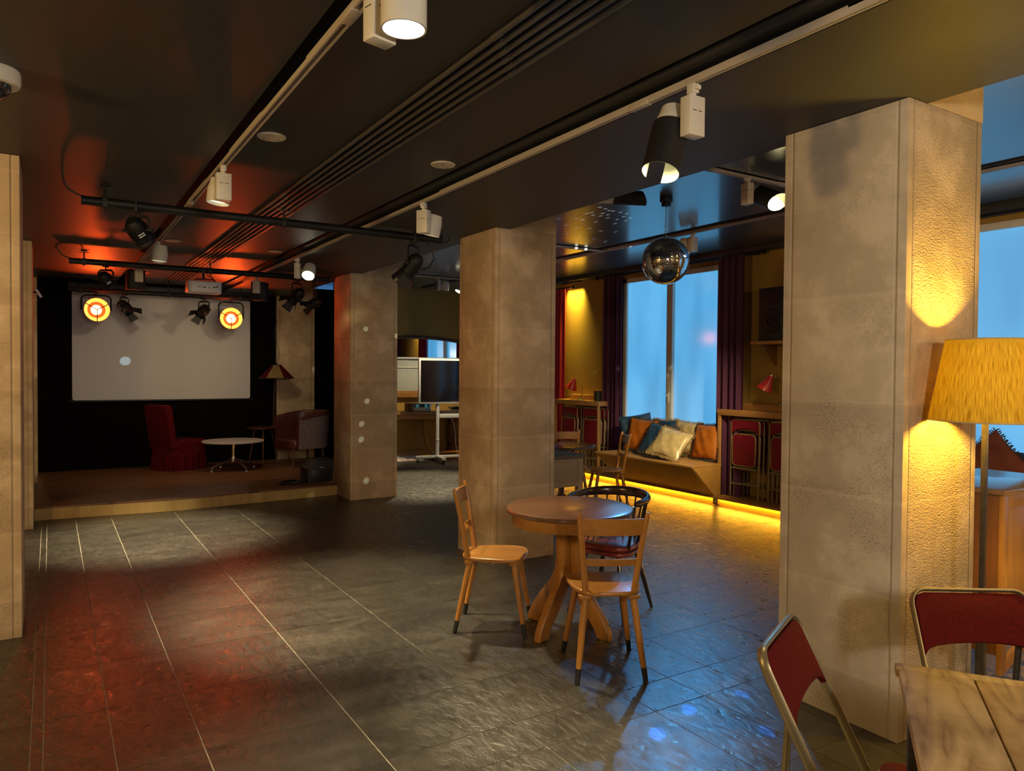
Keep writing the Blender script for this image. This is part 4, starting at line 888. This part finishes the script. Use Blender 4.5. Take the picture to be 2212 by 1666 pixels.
# desk lamps, speaker, small things on the counters
def desk_lamp(label, loc, rz, tiltd=.5):
    t = thing('desk_lamp', label, 'lamp', loc, rz, 'red desk lamps')
    MB().lathe([(0, 0), (.055, 0), (.055, .008), (.02, .016), (.012, .03), (0, .03)], 24).build('base', 'brass_metal', t)
    MB().tube([(0, 0, .02), (.02, 0, .09), (.02, 0, .16), (-.02, 0, .215), (-.08, 0, .235), (-.115, 0, .225)], .005, 8).build('neck', 'brass_metal', t)
    A = aim((-.115, 0, .235), (-.5, 0, -1))
    MB().lathe([(0, -.03), (.018, -.03), (.026, -.015), (.03, .01), (.075, .105), (.072, .105), (.027, .012), (0, .0)], 28, M=A).build('shade', 'red_enamel', t)
    MB().lathe([(0, -.055), (.008, -.05), (.010, -.03), (0, -.03)], 12, M=A).build('switch_knob', 'chrome', t)
    return t
desk_lamp('bright red desk lamp on the counter left of the purple curtain', (6.92, 9.02, 1.154), -PI / 2 + .2).scale = (1.25,) * 3
desk_lamp('dim red desk lamp over the counter beside the nearest pillar', (6.99, 5.40, 1.234), -PI / 2 + .3).scale = (1.25,) * 3
one(MB().lathe([(0, 0), (.055, 0), (.058, .15), (.052, .15), (.05, .01), (0, .01)], 24), 'black_pot', 'black_plastic', (6.96, 8.66, 1.154), 'black cylindrical pot on the counter beside the bright red lamp', 'pot')
sh = thing('wall_shelf', 'small wooden wall shelf under the black loudspeaker', 'shelf', (6.80, 5.46, 1.92))
MB().bx(0, .345, -.24, .24, 0, .035, .003).build('shelf_board', 'counter_wood', sh)
for y in (-.15, .15): MB().prism([(.10, 0), (.345, 0), (.345, -.24)], -.01, .01, M=T(0, y, 0, 0, PI / 2)).build('bracket', 'cabinet_dark', sh)
sp = thing('loudspeaker', 'black loudspeaker on the wall shelf beside the nearest pillar', 'speaker', (6.84, 5.44, 1.956))
MB().bx(0, .28, -.18, .18, 0, .60, .008).build('cabinet', 'black_plastic', sp)
MB().lathe([(.045, .012), (.13, .0), (.138, .006), (.13, .014), (.05, .02)], 32, M=T(-.004, 0, .22, 0, 0, -PI / 2)).lathe([(0, -.004), (.04, .004), (0, .004)], 24, M=T(-.004, 0, .22, 0, 0, -PI / 2)).build('woofer', 'rubber_black', sp)
MB().prism(rrect(.2, .12, .02), -.004, .004, M=T(-.002, 0, .48, 0, 0, PI / 2) @ Matrix.Rotation(PI / 2, 4, 'Z')).build('horn', 'rubber_black', sp)
q = MB()
for y in (-.165, .165):
    for z in (.03, .16, .30, .44, .57): q.lathe([(0, 0), (.005, 0), (.004, .003), (0, .003)], 8, M=T(-.001, y, z, 0, 0, -PI / 2))
q.build('screw', 'chrome', sp)
so = thing('power_socket', 'grey power socket on the glowing yellow plinth', 'socket', (6.765, 6.16, .012))
MB().bx(0, .034, -.04, .04, 0, .078, .006).build('socket_box', 'old_grey_wood', so)
MB().lathe([(0, .0), (.024, .0), (.026, .005), (0, .005)], 20, M=T(-.0005, 0, .04, 0, 0, -PI / 2)).build('socket_face', 'panel_grey', so)

# curtains
def curtain(label, y0, y1, mat, z0=.125, z1=3.0, x=7.03, folds=4, amp=.03, group='floor length curtains'):
    n = folds * 12; b = bmesh.new(); pts = []
    for i in range(n + 1):
        u = i / n; pts.append((amp * math.sin(2 * PI * folds * u) + .25 * amp * math.sin(2 * PI * folds * 2.3 * u + 1), (u - .5) * (y1 - y0)))
    zs = [z0 + (z1 - z0) * k / 8 for k in range(9)]; f = []; g = []
    for z in zs:
        s = 1 + .10 * math.sin(z * 1.3) ; f.append([b.verts.new((px * s, py, z)) for px, py in pts]); g.append([b.verts.new((px * s + .006, py, z)) for px, py in pts])
    for j in range(8):
        for i in range(n):
            b.faces.new((f[j][i], f[j][i + 1], f[j + 1][i + 1], f[j + 1][i])); b.faces.new((g[j][i + 1], g[j][i], g[j + 1][i], g[j + 1][i + 1]))
        for i in (0, n): b.faces.new((f[j][i], f[j + 1][i], g[j + 1][i], g[j][i]))
    bmesh.ops.recalc_face_normals(b, faces=b.faces)
    o = one(MB()._add(b), 'curtain', mat, (x, (y0 + y1) / 2, 0), label, 'curtain', group=group, ang=80); return o
curtain('bright red curtain at the far window beside the middle pillar', 9.62, 10.05, 'red_curtain', z1=2.93, z0=.125)
curtain('dark plum curtain left of the blue window', 8.23, 8.62, 'plum_curtain', z0=.125)
curtain('dark plum curtain right of the blue window', 5.90, 6.29, 'plum_curtain', z0=.125, x=6.91, amp=.025)
curtain('plum curtain of the window behind the nearest pillar', 4.50, 4.78, 'plum_curtain', z0=.52)
curtain('red curtain drawn aside at the last window of alcove side', 11.45, 11.85, 'red_curtain')
def rod(y0, y1, z, label):
    t = thing('curtain_rod', label, 'curtain rod', (7.03, (y0 + y1) / 2, z)); h = (y1 - y0) / 2
    MB().tube([(0, -h, 0), (0, h, 0)], .012, 10).build('rod', 'black_metal', t)
    m = MB()
    for s in (-1, 1): m.lathe([(0, 0), (.016, .0), (.012, .02), (.028, .035), (.028, .05), (.0, .058)], 16, M=T(0, s * h, 0, 0, -s * PI / 2))
    m.build('finial', 'black_metal', t)
    for s in (-1, 1): MB().tube([(0, s * (h - .12), 0), (.115, s * (h - .12), 0)], .008, 8).build('bracket', 'black_metal', t)
rod(5.75, 8.75, 3.005, 'black curtain rod above the blue window')
rod(9.42, 11.95, 2.935, 'black curtain rod with round finial at the red curtain')
rod(2.6, 4.95, 3.005, 'black curtain rod of the window right of the nearest pillar')

# ------------------------------------------------------------------ things on the stage
SG = .1402
rc = thing('slipper_chair', 'dark red slipper chair with pleated skirt on the stage', 'chair', (1.56, 11.62, SG), -1.05)
def skirt(u, v):
    a = 2 * PI * u; e = .5; x = math.copysign(abs(math.cos(a)) ** e, math.cos(a)); y = math.copysign(abs(math.sin(a)) ** e, math.sin(a))
    pl_ = 1 + .055 * math.sin(22 * a) * (1 - v) ** .6; k = (1.07 - .07 * v)
    return Vector((x * .27 * k * pl_, .03 + y * .30 * k * pl_, .003 + .34 * v))
MB().grid(skirt, 176, 6, wrapu=True).build('skirt', 'dark_red_cloth', rc, ang=80)
MB().prism([(x, y + .03) for x, y in rrect(.54, .60, .10, 8)], .30, .43, .04).build('seat', 'dark_red_cloth', rc)
MB().prism([(x, y) for x, y in rrect(.50, .64, .05, 6)], -.05, .05, .02, M=T(0, -.27, .62, 0, PI / 2 + .16)).build('backrest', 'dark_red_cloth', rc)
wt = thing('white_table', 'round white coffee table with chrome star base on the stage', 'table', (2.23, 11.10, SG))
MB().lathe([(0, .425), (.42, .425), (.425, .42), (.42, .405), (0, .400)], 56).build('tabletop', 'white_laminate', wt)
MB().tube([(0, 0, .12), (0, 0, .40)], .022, 16).lathe([(.0, .19), (.03, .19), (.034, .17), (.03, .12), (.0, .12)], 16).build('column', 'chrome', wt)
for k in range(4):
    a = .35 + k * PI / 2; c_, s_ = math.cos(a), math.sin(a)
    lg = MB().tube([(c_ * .02, s_ * .02, .155), (c_ * .28, s_ * .28, .075), (c_ * .325, s_ * .325, .055), (c_ * .335, s_ * .335, .03)], .0125, 10).build('leg', 'chrome', wt)
    MB().lathe([(0, .0), (.018, .0), (.02, .012), (.011, .03), (0, .03)], 12, M=T(c_ * .335, s_ * .335, 0)).build('foot', 'chrome', lg)
ac = thing('tub_armchair', 'tub armchair with brown leather seat and grey back, right on stage', 'armchair', (3.23, 11.13, SG), face(-.98, -.22))
def shell(u, v, r):
    s_ = .22                                        # straight arms, then the back wraps round
    ext = 0.0
    if u < s_: a, ext = 0.0, (1 - u / s_) * .27
    elif u > 1 - s_: a, ext = PI, (1 - (1 - u) / s_) * .27
    else: a = PI * (u - s_) / (1 - 2 * s_)
    rx, ry = .31 + r, .31 + r; f = 1 + .10 * v
    arm = .04 * (1 - math.sin(a)) ** 1.5 + ext * .25
    x = rx * f * math.cos(a + PI); y = ry * f * math.sin(a + PI) - .02
    y += ext
    return Vector((x, y, .28 + v * (.52 - arm * .8)))
b = bmesh.new(); N, Mv = 28, 8
O = [[b.verts.new(shell(i / N, j / Mv, .045)) for j in range(Mv + 1)] for i in range(N + 1)]
I = [[b.verts.new(shell(i / N, j / Mv, -.02)) for j in range(Mv + 1)] for i in range(N + 1)]
for i in range(N):
    for j in range(Mv):
        f1 = b.faces.new((O[i][j], O[i + 1][j], O[i + 1][j + 1], O[i][j + 1])); f1.material_index = 1; b.faces.new((I[i][j + 1], I[i + 1][j + 1], I[i + 1][j], I[i][j]))
    b.faces.new((O[i][Mv], O[i + 1][Mv], I[i + 1][Mv], I[i][Mv])); b.faces.new((I[i][0], I[i + 1][0], O[i + 1][0], O[i][0]))
for i in (0, N):
    for j in range(Mv): b.faces.new((O[i][j], O[i][j + 1], I[i][j + 1], I[i][j]))
bmesh.ops.recalc_face_normals(b, faces=b.faces)
me = bpy.data.meshes.new('back_shell'); b.to_mesh(me); b.free(); me.materials.append(MATS['brown_leather']); me.materials.append(MATS['grey_velour'])
for p in me.polygons: p.use_smooth = True
me.set_sharp_from_angle(angle=math.radians(40)); o = bpy.data.objects.new('back_shell', me); COL.objects.link(o); o.parent = ac
top = [shell(i / 28, 1, .02) + Vector((0, 0, .0)) for i in range(29)]
MB().tube(top, [.02] + [.032] * 27 + [.02], 10).build('rolled_edge', 'brown_leather', ac)
MB().prism([(x, y + .03) for x, y in rrect(.60, .60, .12, 8)], .27, .42, .03).build('seat_cushion', 'brown_leather', ac)
for x, y in ((-.25, .27), (.25, .27), (-.22, -.22), (.22, -.22)): MB().tube([(x, y, .28), (x * 1.06, y * 1.06, .002)], [.022, .013], 10).build('leg', 'walnut_leg', ac)
sm = thing('stage_monitor', 'black wedge monitor speaker on the front right of the stage', 'speaker', (2.955, 9.50, SG), .02)
MB().prism([(-.17, 0), (.17, 0), (.17, .18), (.06, .285), (-.17, .285)], -.16, .16, .006, M=T(0, 0, 0, PI / 2, PI / 2, 0) @ Matrix.Identity(4)).build('cabinet', 'black_plastic', sm, M=Matrix.Rotation(PI / 2, 4, 'Z'))
MB().bx(-.02, .03, -.175, -.171, .19, .197).build('badge', 'sticker_white', sm)
MB().bx(-.13, .13, -.1745, -.1705, .02, .16, .001).build('grille', 'rubber_black', sm)
cb = MB(); rnd = random.Random(5); p = []
for k in range(90):
    a = k * .62; r = .07 + .035 * math.sin(k * .37) ; p.append((r * 1.5 * math.cos(a) + .02 * math.sin(k * .2), r * math.sin(a), .008 + .035 * abs(math.sin(k * .21)) * (k / 90)))
cb.tube(p, .006, 6).tube([(-.1, -.05, .008), (-.17, -.10, .008), (-.22, -.06, .008), (-.14, -.02, .02)], .006, 6)
tag_o = one(cb, 'cable_heap', 'rubber_black', (2.62, 9.38, SG), 'heap of black cable on the stage floor left of wedge speaker', 'cable')
# side table with lamp
tt = thing('tripod_table', 'small dark tripod table behind the stage armchair', 'table', (2.80, 11.98 - .25, SG))
MB().prism([(.26 * math.cos(a) * (1 + .12 * math.cos(3 * a)), .24 * math.sin(a) * (1 + .12 * math.cos(3 * a))) for a in [2 * PI * k / 36 for k in range(36)]], .535, .556, .006).build('tabletop', 'brown_leather', tt)
for k in range(3):
    a = .3 + k * 2 * PI / 3; MB().tube([(.14 * math.cos(a), .14 * math.sin(a), .535), (.24 * math.cos(a), .22 * math.sin(a), .003)], [.015, .008], 10).build('leg', 'walnut_leg', tt)
sl = thing('panelled_lamp', 'tall lamp with red and cream panelled cone shade on the stage', 'lamp', (2.955, 11.72, SG + .5565))
MB().lathe([(0, 0), (.05, 0), (.05, .01), (.01, .02), (0, .02)], 20).tube([(0, 0, .01), (.01, 0, .5), (.03, 0, .95)], .007, 8).build('pole', 'walnut_leg', sl)
for nme, ks, mt in (('red_panel', (1, 3, 5), 'dark_red_cloth'), ('cream_panel', (0, 2, 4), 'shade_cloth')):
    for k in ks:
        a0, a1 = k * PI / 3 - .35, (k + 1) * PI / 3 - .35
        MB().lathe([(.07, .965), (.265, .76), (.262, .758), (.067, .963)], 4, M=T(.05, 0, 0), a0=a0, a1=a1).build(nme, mt, sl)
MB().tube(arc((.05, 0), .265, 0, 2 * PI, 30, 'xy', .758), .006, 6).tube(arc((.05, 0), .07, 0, 2 * PI, 16, 'xy', .965), .006, 6).tube([(.05, 0, .93), (.05, 0, 1.0)], .015, 8).build('wire_rim', 'black_metal', sl)
p = [(.05 + .035 * math.sin(k * .55), 0, 1.0 + k * (2.55 - SG - .5565 - 1.0) / 16) for k in range(17)]
MB().tube(p, .003, 6).build('cord', 'rubber_black', sl)

# ------------------------------------------------------------------ alcove at the back: console, amplifier, display, mirror
cs = thing('console_counter', 'long polished wooden console against the ochre back wall', 'console', (5.9, 12.16, 0))
MB().bx(-1.45, 1.15, -.26, .255, .80, .86, .02).bx(-1.45, 1.15, -.22, .255, .72, .80, .01).build('counter_top', 'console_wood', cs)
for x in (-.25, ): MB().tube([(x, -.18, .72), (x + .01, -.19, .5), (x + .07, -.2, .25), (x + .16, -.2, .12)], [.03, .026, .022, .02], 10).build('curved_leg', 'console_wood', cs)
MB().bx(-1.45, 1.15, -.20, -.14, .09, .13, .005).build('foot_rail', 'console_wood', cs)
MB().lathe([(0, .01), (.20, .01), (.24, .10), (.20, .20), (.25, .30), (.21, .40), (.25, .50), (.20, .62), (.22, .72), (0, .72)], 20, M=T(.62, .02, 0)).build('carved_support', 'console_wood', cs)
am = thing('amplifier', 'silver hifi amplifier with two blue meters on the console', 'amplifier', (5.56, 12.08, .861))
MB().bx(-.17, .24, -.10, .13, .008, .145, .003).build('case', 'cabinet_dark', am); 
MB().bx(-.105, .24, -.108, -.10, .004, .148, .002).build('front_plate', 'amp_face', am)
MB().bx(-.08, .205, -.110, -.108, .070, .130).build('display_band', 'black_plastic', am)
MB().bx(-.055, .0, -.1115, -.110, .074, .124).build('meter', 'meter_blue', am); MB().bx(.115, .17, -.1115, -.110, .074, .124).build('meter', 'meter_blue', am)
q = MB()
for x in (-.06, -.02, .02, .06, .10): q.lathe([(0, 0), (.011, 0), (.010, .012), (0, .012)], 12, M=T(x, -.108, .035, 0, PI / 2))
q.build('knob', 'chrome', am)
q = MB()
for x in (.135, .16, .185, .21): q.bx(x - .008, x + .008, -.116, -.108, .028, .044, .001)
q.build('push_button', 'black_plastic', am)
q = MB(); pts = []
for k in range(110):
    a = k * .9; pts.append((.18 * math.cos(a) * (.5 + .5 * math.sin(k * .17)), .07 * math.sin(a * 1.1), .012 + .05 * abs(math.sin(k * .33))))
one(q.tube(pts, .006, 5), 'cable_tangle', 'rubber_black', (6.38, 12.06, .861), 'tangle of black cables on the console beside the display', 'cable')
# hanging cable (thin, pale) below the console
one(MB().tube([(0, .12, .715), (.005, .06, .69), (.01, -.02, .5), (.02, -.02, .3), (.05, -.03, .10), (.09, -.03, .0055), (.15, -.02, .0055), (.22, .0, .0055)], .005, 6), 'hanging_cable', 'sticker_white', (6.2, 11.84, 0), 'thin pale cable hanging below the console', 'cable')
ra = thing('grey_panel', 'pale grey panel with bright top edge below the arched mirror', 'panel', (5.6, 12.36, 0))
MB().bx(-.9, 1.1, -.02, .05, 1.22, 1.80, .003).build('board', 'panel_grey', ra); MB().bx(-.9, 1.1, -.06, .05, 1.80, 1.83, .003).bx(-.9, 1.1, -.04, .05, 1.635, 1.65, .002).build('top_rail', 'white_paint', ra)
MB().bx(-.9, 1.1, -.03, .05, 1.10, 1.22, .003).build('lower_board', 'console_wood', ra)
mi = thing('arched_mirror', 'wide arched mirror in a dark frame on the back alcove wall', 'mirror', (5.72, 12.40, 0))
top = [(x, 2.17 - .10 * (x / 1.1) ** 2) for x in [-1.1 + .1 * k for k in range(23)]]
MB().prism([(-1.1, 1.75)] + top + [(1.1, 1.75)], -.004, .004, M=T(0, 0, 0, 0, PI / 2)).build('glass', 'mirror_glass', mi)
MB().tube([(-1.13, -.01, 1.75), (-1.13, -.01, 2.06)] + [(x * 1.02, -.01, z + .03) for x, z in top] + [(1.13, -.01, 2.06), (1.13, -.01, 1.75)], .03, 8).build('frame', 'walnut_leg', mi)
tv = thing('display_stand', 'white framed flat screen on a white wheeled stand in the alcove', 'display', (5.84, 11.45, 0), -.17)
MB().bx(-.50, .62, -.03, .03, 1.02, 1.80, .006).build('display_frame', 'white_metal', tv)
MB().bx(-.465, .585, -.034, -.028, 1.055, 1.765).build('screen_glass', 'tv_glass', tv)
MB().tube([(-.15, .02, .10), (-.15, .02, .5), (-.15, .02, 1.05)], .032, 14).lathe([(.033, .0), (.038, .005), (.038, .02), (.033, .025)], 16, M=T(-.15, .02, .38)).build('column', 'white_metal', tv)
MB().bx(-.12, .55, -.03, .03, .77, .84, .006).build('cross_tray', 'white_metal', tv)
MB().bx(-.54, .52, -.0, .05, .07, .12, .01).bx(-.19, -.11, -.38, .30, .07, .12, .01).bx(.45, .53, -.38, .30, .07, .12, .01).build('foot_frame', 'white_metal', tv)
for x, y in ((-.15, -.34), (-.15, .26), (.49, -.34), (-.50, .025)): MB().lathe([(0, -.015), (.034, -.015), (.036, 0), (.034, .015), (0, .015)], 16, M=T(x, y, .0365, 0, 0, PI / 2)).build('castor', 'rubber_black', tv)
b = bmesh.new(); rnd = random.Random(9); N = 20
V = [[b.verts.new((-.42 + .84 * i / N + rnd.uniform(-.02, .02), -.16 + .32 * j / 10 + rnd.uniform(-.015, .015), .004 + (.0 if i in (0, N) or j in (0, 10) else (.05 + .06 * math.sin(PI * i / N) * rnd.uniform(.4, 1.1)) * math.sin(PI * j / 10)))) for j in range(11)] for i in range(N + 1)]
for i in range(N):
    for j in range(10): b.faces.new((V[i][j], V[i + 1][j], V[i + 1][j + 1], V[i][j + 1]))
one(MB()._add(b), 'plastic_bag', 'plastic_bag', (5.25, 12.02, 0), 'crumpled clear plastic sheeting on the floor under the console', 'plastic sheeting', ang=20)

# ------------------------------------------------------------------ right foreground
fl_ = thing('floor_lamp', 'floor lamp with glowing golden linen shade beside the nearest pillar', 'floor lamp', (3.325, 1.555, 0))
MB().lathe([(.152, 1.745), (.212, 1.405), (.210, 1.405), (.150, 1.745)], 64).build('lamp_shade', 'shade_linen', fl_)
MB().tube(arc((0, 0), .2115, 0, 2 * PI, 48, 'xy', 1.405), .0035, 6).tube(arc((0, 0), .152, 0, 2 * PI, 40, 'xy', 1.745), .0035, 6).build('shade_trim', 'gold_satin', fl_)
MB().bx(-.013, .013, -.009, .009, .55, 1.50, .002).bx(.006, .018, -.007, .007, .40, .75, .001).build('upper_pole', 'iron', fl_)
MB().bx(-.020, .020, -.014, .014, .01, .62, .003).bx(-.032, .032, -.018, .018, .60, .66, .004).bx(-.028, .028, -.018, .018, .28, .32, .004).build('lower_pole', 'iron', fl_)
MB().tube([(-.02, 0, .18), (-.05, 0, .16), (-.075, 0, .20), (-.085, 0, .27), (-.11, 0, .30), (-.13, 0, .29)], [.016, .014, .012, .010, .008, .006], 8).tube([(.02, 0, .18), (.06, 0, .14), (.09, 0, .08)], .010, 8).lathe([(0, 0), (.17, 0), (.17, .012), (.05, .03), (.0, .03)], 28).build('base', 'iron', fl_)
MB().sphere((0, 0, 1.55), .032, 16).build('bulb', 'bulb_warm', fl_)
l = bpy.data.lights.new('bulb_light', 'POINT'); l.energy = P_SHADE; l.color = (1.0, .60, .065); l.shadow_soft_size = .05
o = bpy.data.objects.new('bulb_light', l); COL.objects.link(o); o.parent = fl_; o.location = (0, 0, 1.56)
so = thing('stool', 'old grey wooden stool behind the red folding chair', 'stool', (3.76, 1.46, 0))
MB().prism(rrect(.42, .46, .02), .425, .462, .006).build('seat', 'old_grey_wood', so)
for x in (-.13, .13):
    for y in (-.08, .08): MB().tube([(x, y, .425), (x * 1.15, y * 1.2, .003)], .014, 8).build('leg', 'iron', so)
cbt = thing('wooden_cabinet', 'golden wooden cabinet behind the floor lamp at the right edge', 'cabinet', (4.20, 1.87, 0))
MB().bx(.002, .03, .021, .52, .12, .965, .002).build('side_board', 'cabinet_dark', cbt)
MB().bx(-.012, .86, -.012, .535, .968, .995, .004).build('cabinet_top', 'cabinet_top_wood', cbt)
MB().bx(.0, .055, -.004, .02, .02, .966, .002).bx(.80, .855, -.004, .02, .02, .966, .002).bx(.055, .80, -.004, .02, .90, .966, .002).build('front_frame', 'cabinet_wood', cbt)
MB().bx(.055, .80, .002, .012, .20, .90, .001).build('front_panel', 'cabinet_wood', cbt)
MB().prism([(.055, .0), (.055, .075), (.62, .30), (.80, .30), (.80, .22), (.62, .22)], -.003, .018, .001, M=T(0, .018, .02, 0, PI / 2)).build('curved_brace', 'cabinet_wood', cbt)
MB().bx(.80, .85, .48, .52, .003, .966, .002).bx(0, .05, .48, .52, .003, .12, .002).build('rear_leg', 'cabinet_dark', cbt)
bn2 = thing('window_bench', 'wooden window bench behind the cabinet at the right edge', 'bench', (6.32, 3.80, 0))
MB().bx(.0, .83, -.90, .90, .478, .502, .004).build('seat_board', 'bench_wood', bn2)
MB().prism([(.012, .478), (.04, .478), (.41, .121), (.385, .121)], -.885, .885, .001, M=T(0, 0, 0, 0, PI / 2)).build('front_board', 'bench_wood', bn2)
for y in (-.885, .885): MB().prism([(.025, .478), (.82, .478), (.82, .121), (.395, .121)], -.012, .012, .001, M=T(0, y, 0, 0, PI / 2)).build('end_board', 'bench_wood', bn2)
cushion('rust_cushion', 'rust coloured fringed cushion behind the cabinet, corner up', 'rust_velvet', (6.82, 3.14, SZ + .30), (-.9, -.25, .2), .47, .47, .13, .72, 'dark_fringe')
cushion('green_cushion', 'teal green cushion peeking at the right photo edge', 'navy_velvet', (7.02, 2.84, SZ + .235), (-.96, .0, .1), .42, .42, .12, .05)

# pine table, corner towards the camera
e1 = Vector((2.24 - 2.07, .94 - 1.19, 0)).normalized(); ang_t = math.atan2(e1.y, e1.x)
pt = thing('pine_table', 'rough pine plank table at the bottom right corner', 'table', (2.07, 1.19, 0), ang_t)
wb = .19; x = 0
for k in range(4):
    MB().bx(k * wb + .002, (k + 1) * wb - .002, -.94, -.0, .722, .750, .0035).build('plank', 'pine_table', pt)
MB().bx(-.004, .764, -.0, .045, .722, .750, .004).build('end_board', 'pine_table', pt); MB().bx(-.004, .764, -.985, -.94, .722, .750, .004).build('end_board', 'pine_table', pt)
MB().bx(.045, .715, .0, .02, .62, .721, .002).bx(.045, .715, -.93, -.91, .62, .721, .002).bx(.045, .065, -.91, .0, .62, .721, .002).bx(.695, .715, -.91, .0, .62, .721, .002).build('apron', 'pine_table', pt)
for x in (.03, .69):
    for y in (-.93, .0): MB().bx(x, x + .05, y - .02, y + .03, .002, .721, .003).build('leg', 'iron', pt)

# open folding chairs
def open_folding(label, mid, d, ztop=.80):
    # mid: middle of the back's top edge; d: direction the chair faces
    rz = face(*d); t = thing('folding_chair', label, 'folding chair', (mid[0], mid[1], 0), rz, 'red folding chairs at the pine table')
    w_ = .212
    # back frame: flat metal band, leaning; runs forward to the front feet
    def fr(z): # y of the frame line at height z (faces +Y)
        return (ztop - z) * .50 - .0
    p = [(-w_ - .0, fr(.012), .012), (-w_, fr(.45), .45), (-w_, fr(ztop - .05), ztop - .05)] + [(-w_ + .05 - .05 * math.cos(a), fr(ztop - .05 + .05 * math.sin(a)), ztop - .05 + .05 * math.sin(a)) for a in (PI / 8, PI / 4, 3 * PI / 8)] + [(-w_ + .05, fr(ztop), ztop), (w_ - .05, fr(ztop), ztop)] + [(w_ - .05 + .05 * math.sin(a), fr(ztop - .05 + .05 * math.cos(a)), ztop - .05 + .05 * math.cos(a)) for a in (PI / 8, PI / 4, 3 * PI / 8)] + [(w_, fr(ztop - .05), ztop - .05), (w_, fr(.45), .45), (w_, fr(.012), .012)]
    MB().tube(p, .013, 10, flat=(.55, 1.15)).tube([(-w_, fr(.18), .18), (w_, fr(.18), .18)], .008, 8).build('back_frame', 'brass_metal', t)
    M = T(0, fr(ztop), ztop, 0, PI / 2 + math.atan(.50), 0)
    # pad: x across, y down the frame (negative)
    ww = w_ - .008; pl = [(-ww + .04, -.012), (ww - .04, -.012), (ww - .012, -.022), (ww, -.05), (ww, -.232)] + [(ww * .96 * math.cos(a), -.228 + .042 * math.sin(a) ** .8) for a in [PI * (.03 + .94 * k / 16) for k in range(17)]] + [(-ww, -.232), (-ww, -.05), (-ww + .012, -.022)]
    b = MB(); b.prism(pl, -.011, .011, .005); b.build('back_pad', 'red_fabric', t, M=T(0, fr(ztop), ztop, 0, math.atan(.50) * -1 + PI / 2 + .0) if False else Matrix(((1, 0, 0, 0), (0, -.4472, .8944, 0), (0, .8944, .4472, ztop), (0, 0, 0, 1))))
    MB().tube([(-w_ + .03, fr(.40) - .20, .44), (-w_ + .03, -.02, .012)], .012, 10, flat=(.55, 1.1)).tube([(w_ - .03, fr(.40) - .20, .44), (w_ - .03, -.02, .012)], .012, 10, flat=(.55, 1.1)).tube([(-w_ + .03, -.01, .15), (w_ - .03, -.01, .15)], .008, 8).build('rear_leg', 'brass_metal', t)
    MB().prism([(x, y + .47) for x, y in rrect(.36, .38, .05)], .383, .407, .007).build('seat_pad', 'red_fabric', t)
    MB().prism([(x, y + .47) for x, y in rrect(.375, .395, .05)], .375, .384, .002).build('seat_frame', 'brass_metal', t)
    return t
open_folding('red fabric folding chair in the foreground left of pine table', (1.90, 1.475), (.42, -.91))
open_folding('red fabric folding chair tucked at the far side of the pine table', (2.875, 1.395), (-.56, -.83))
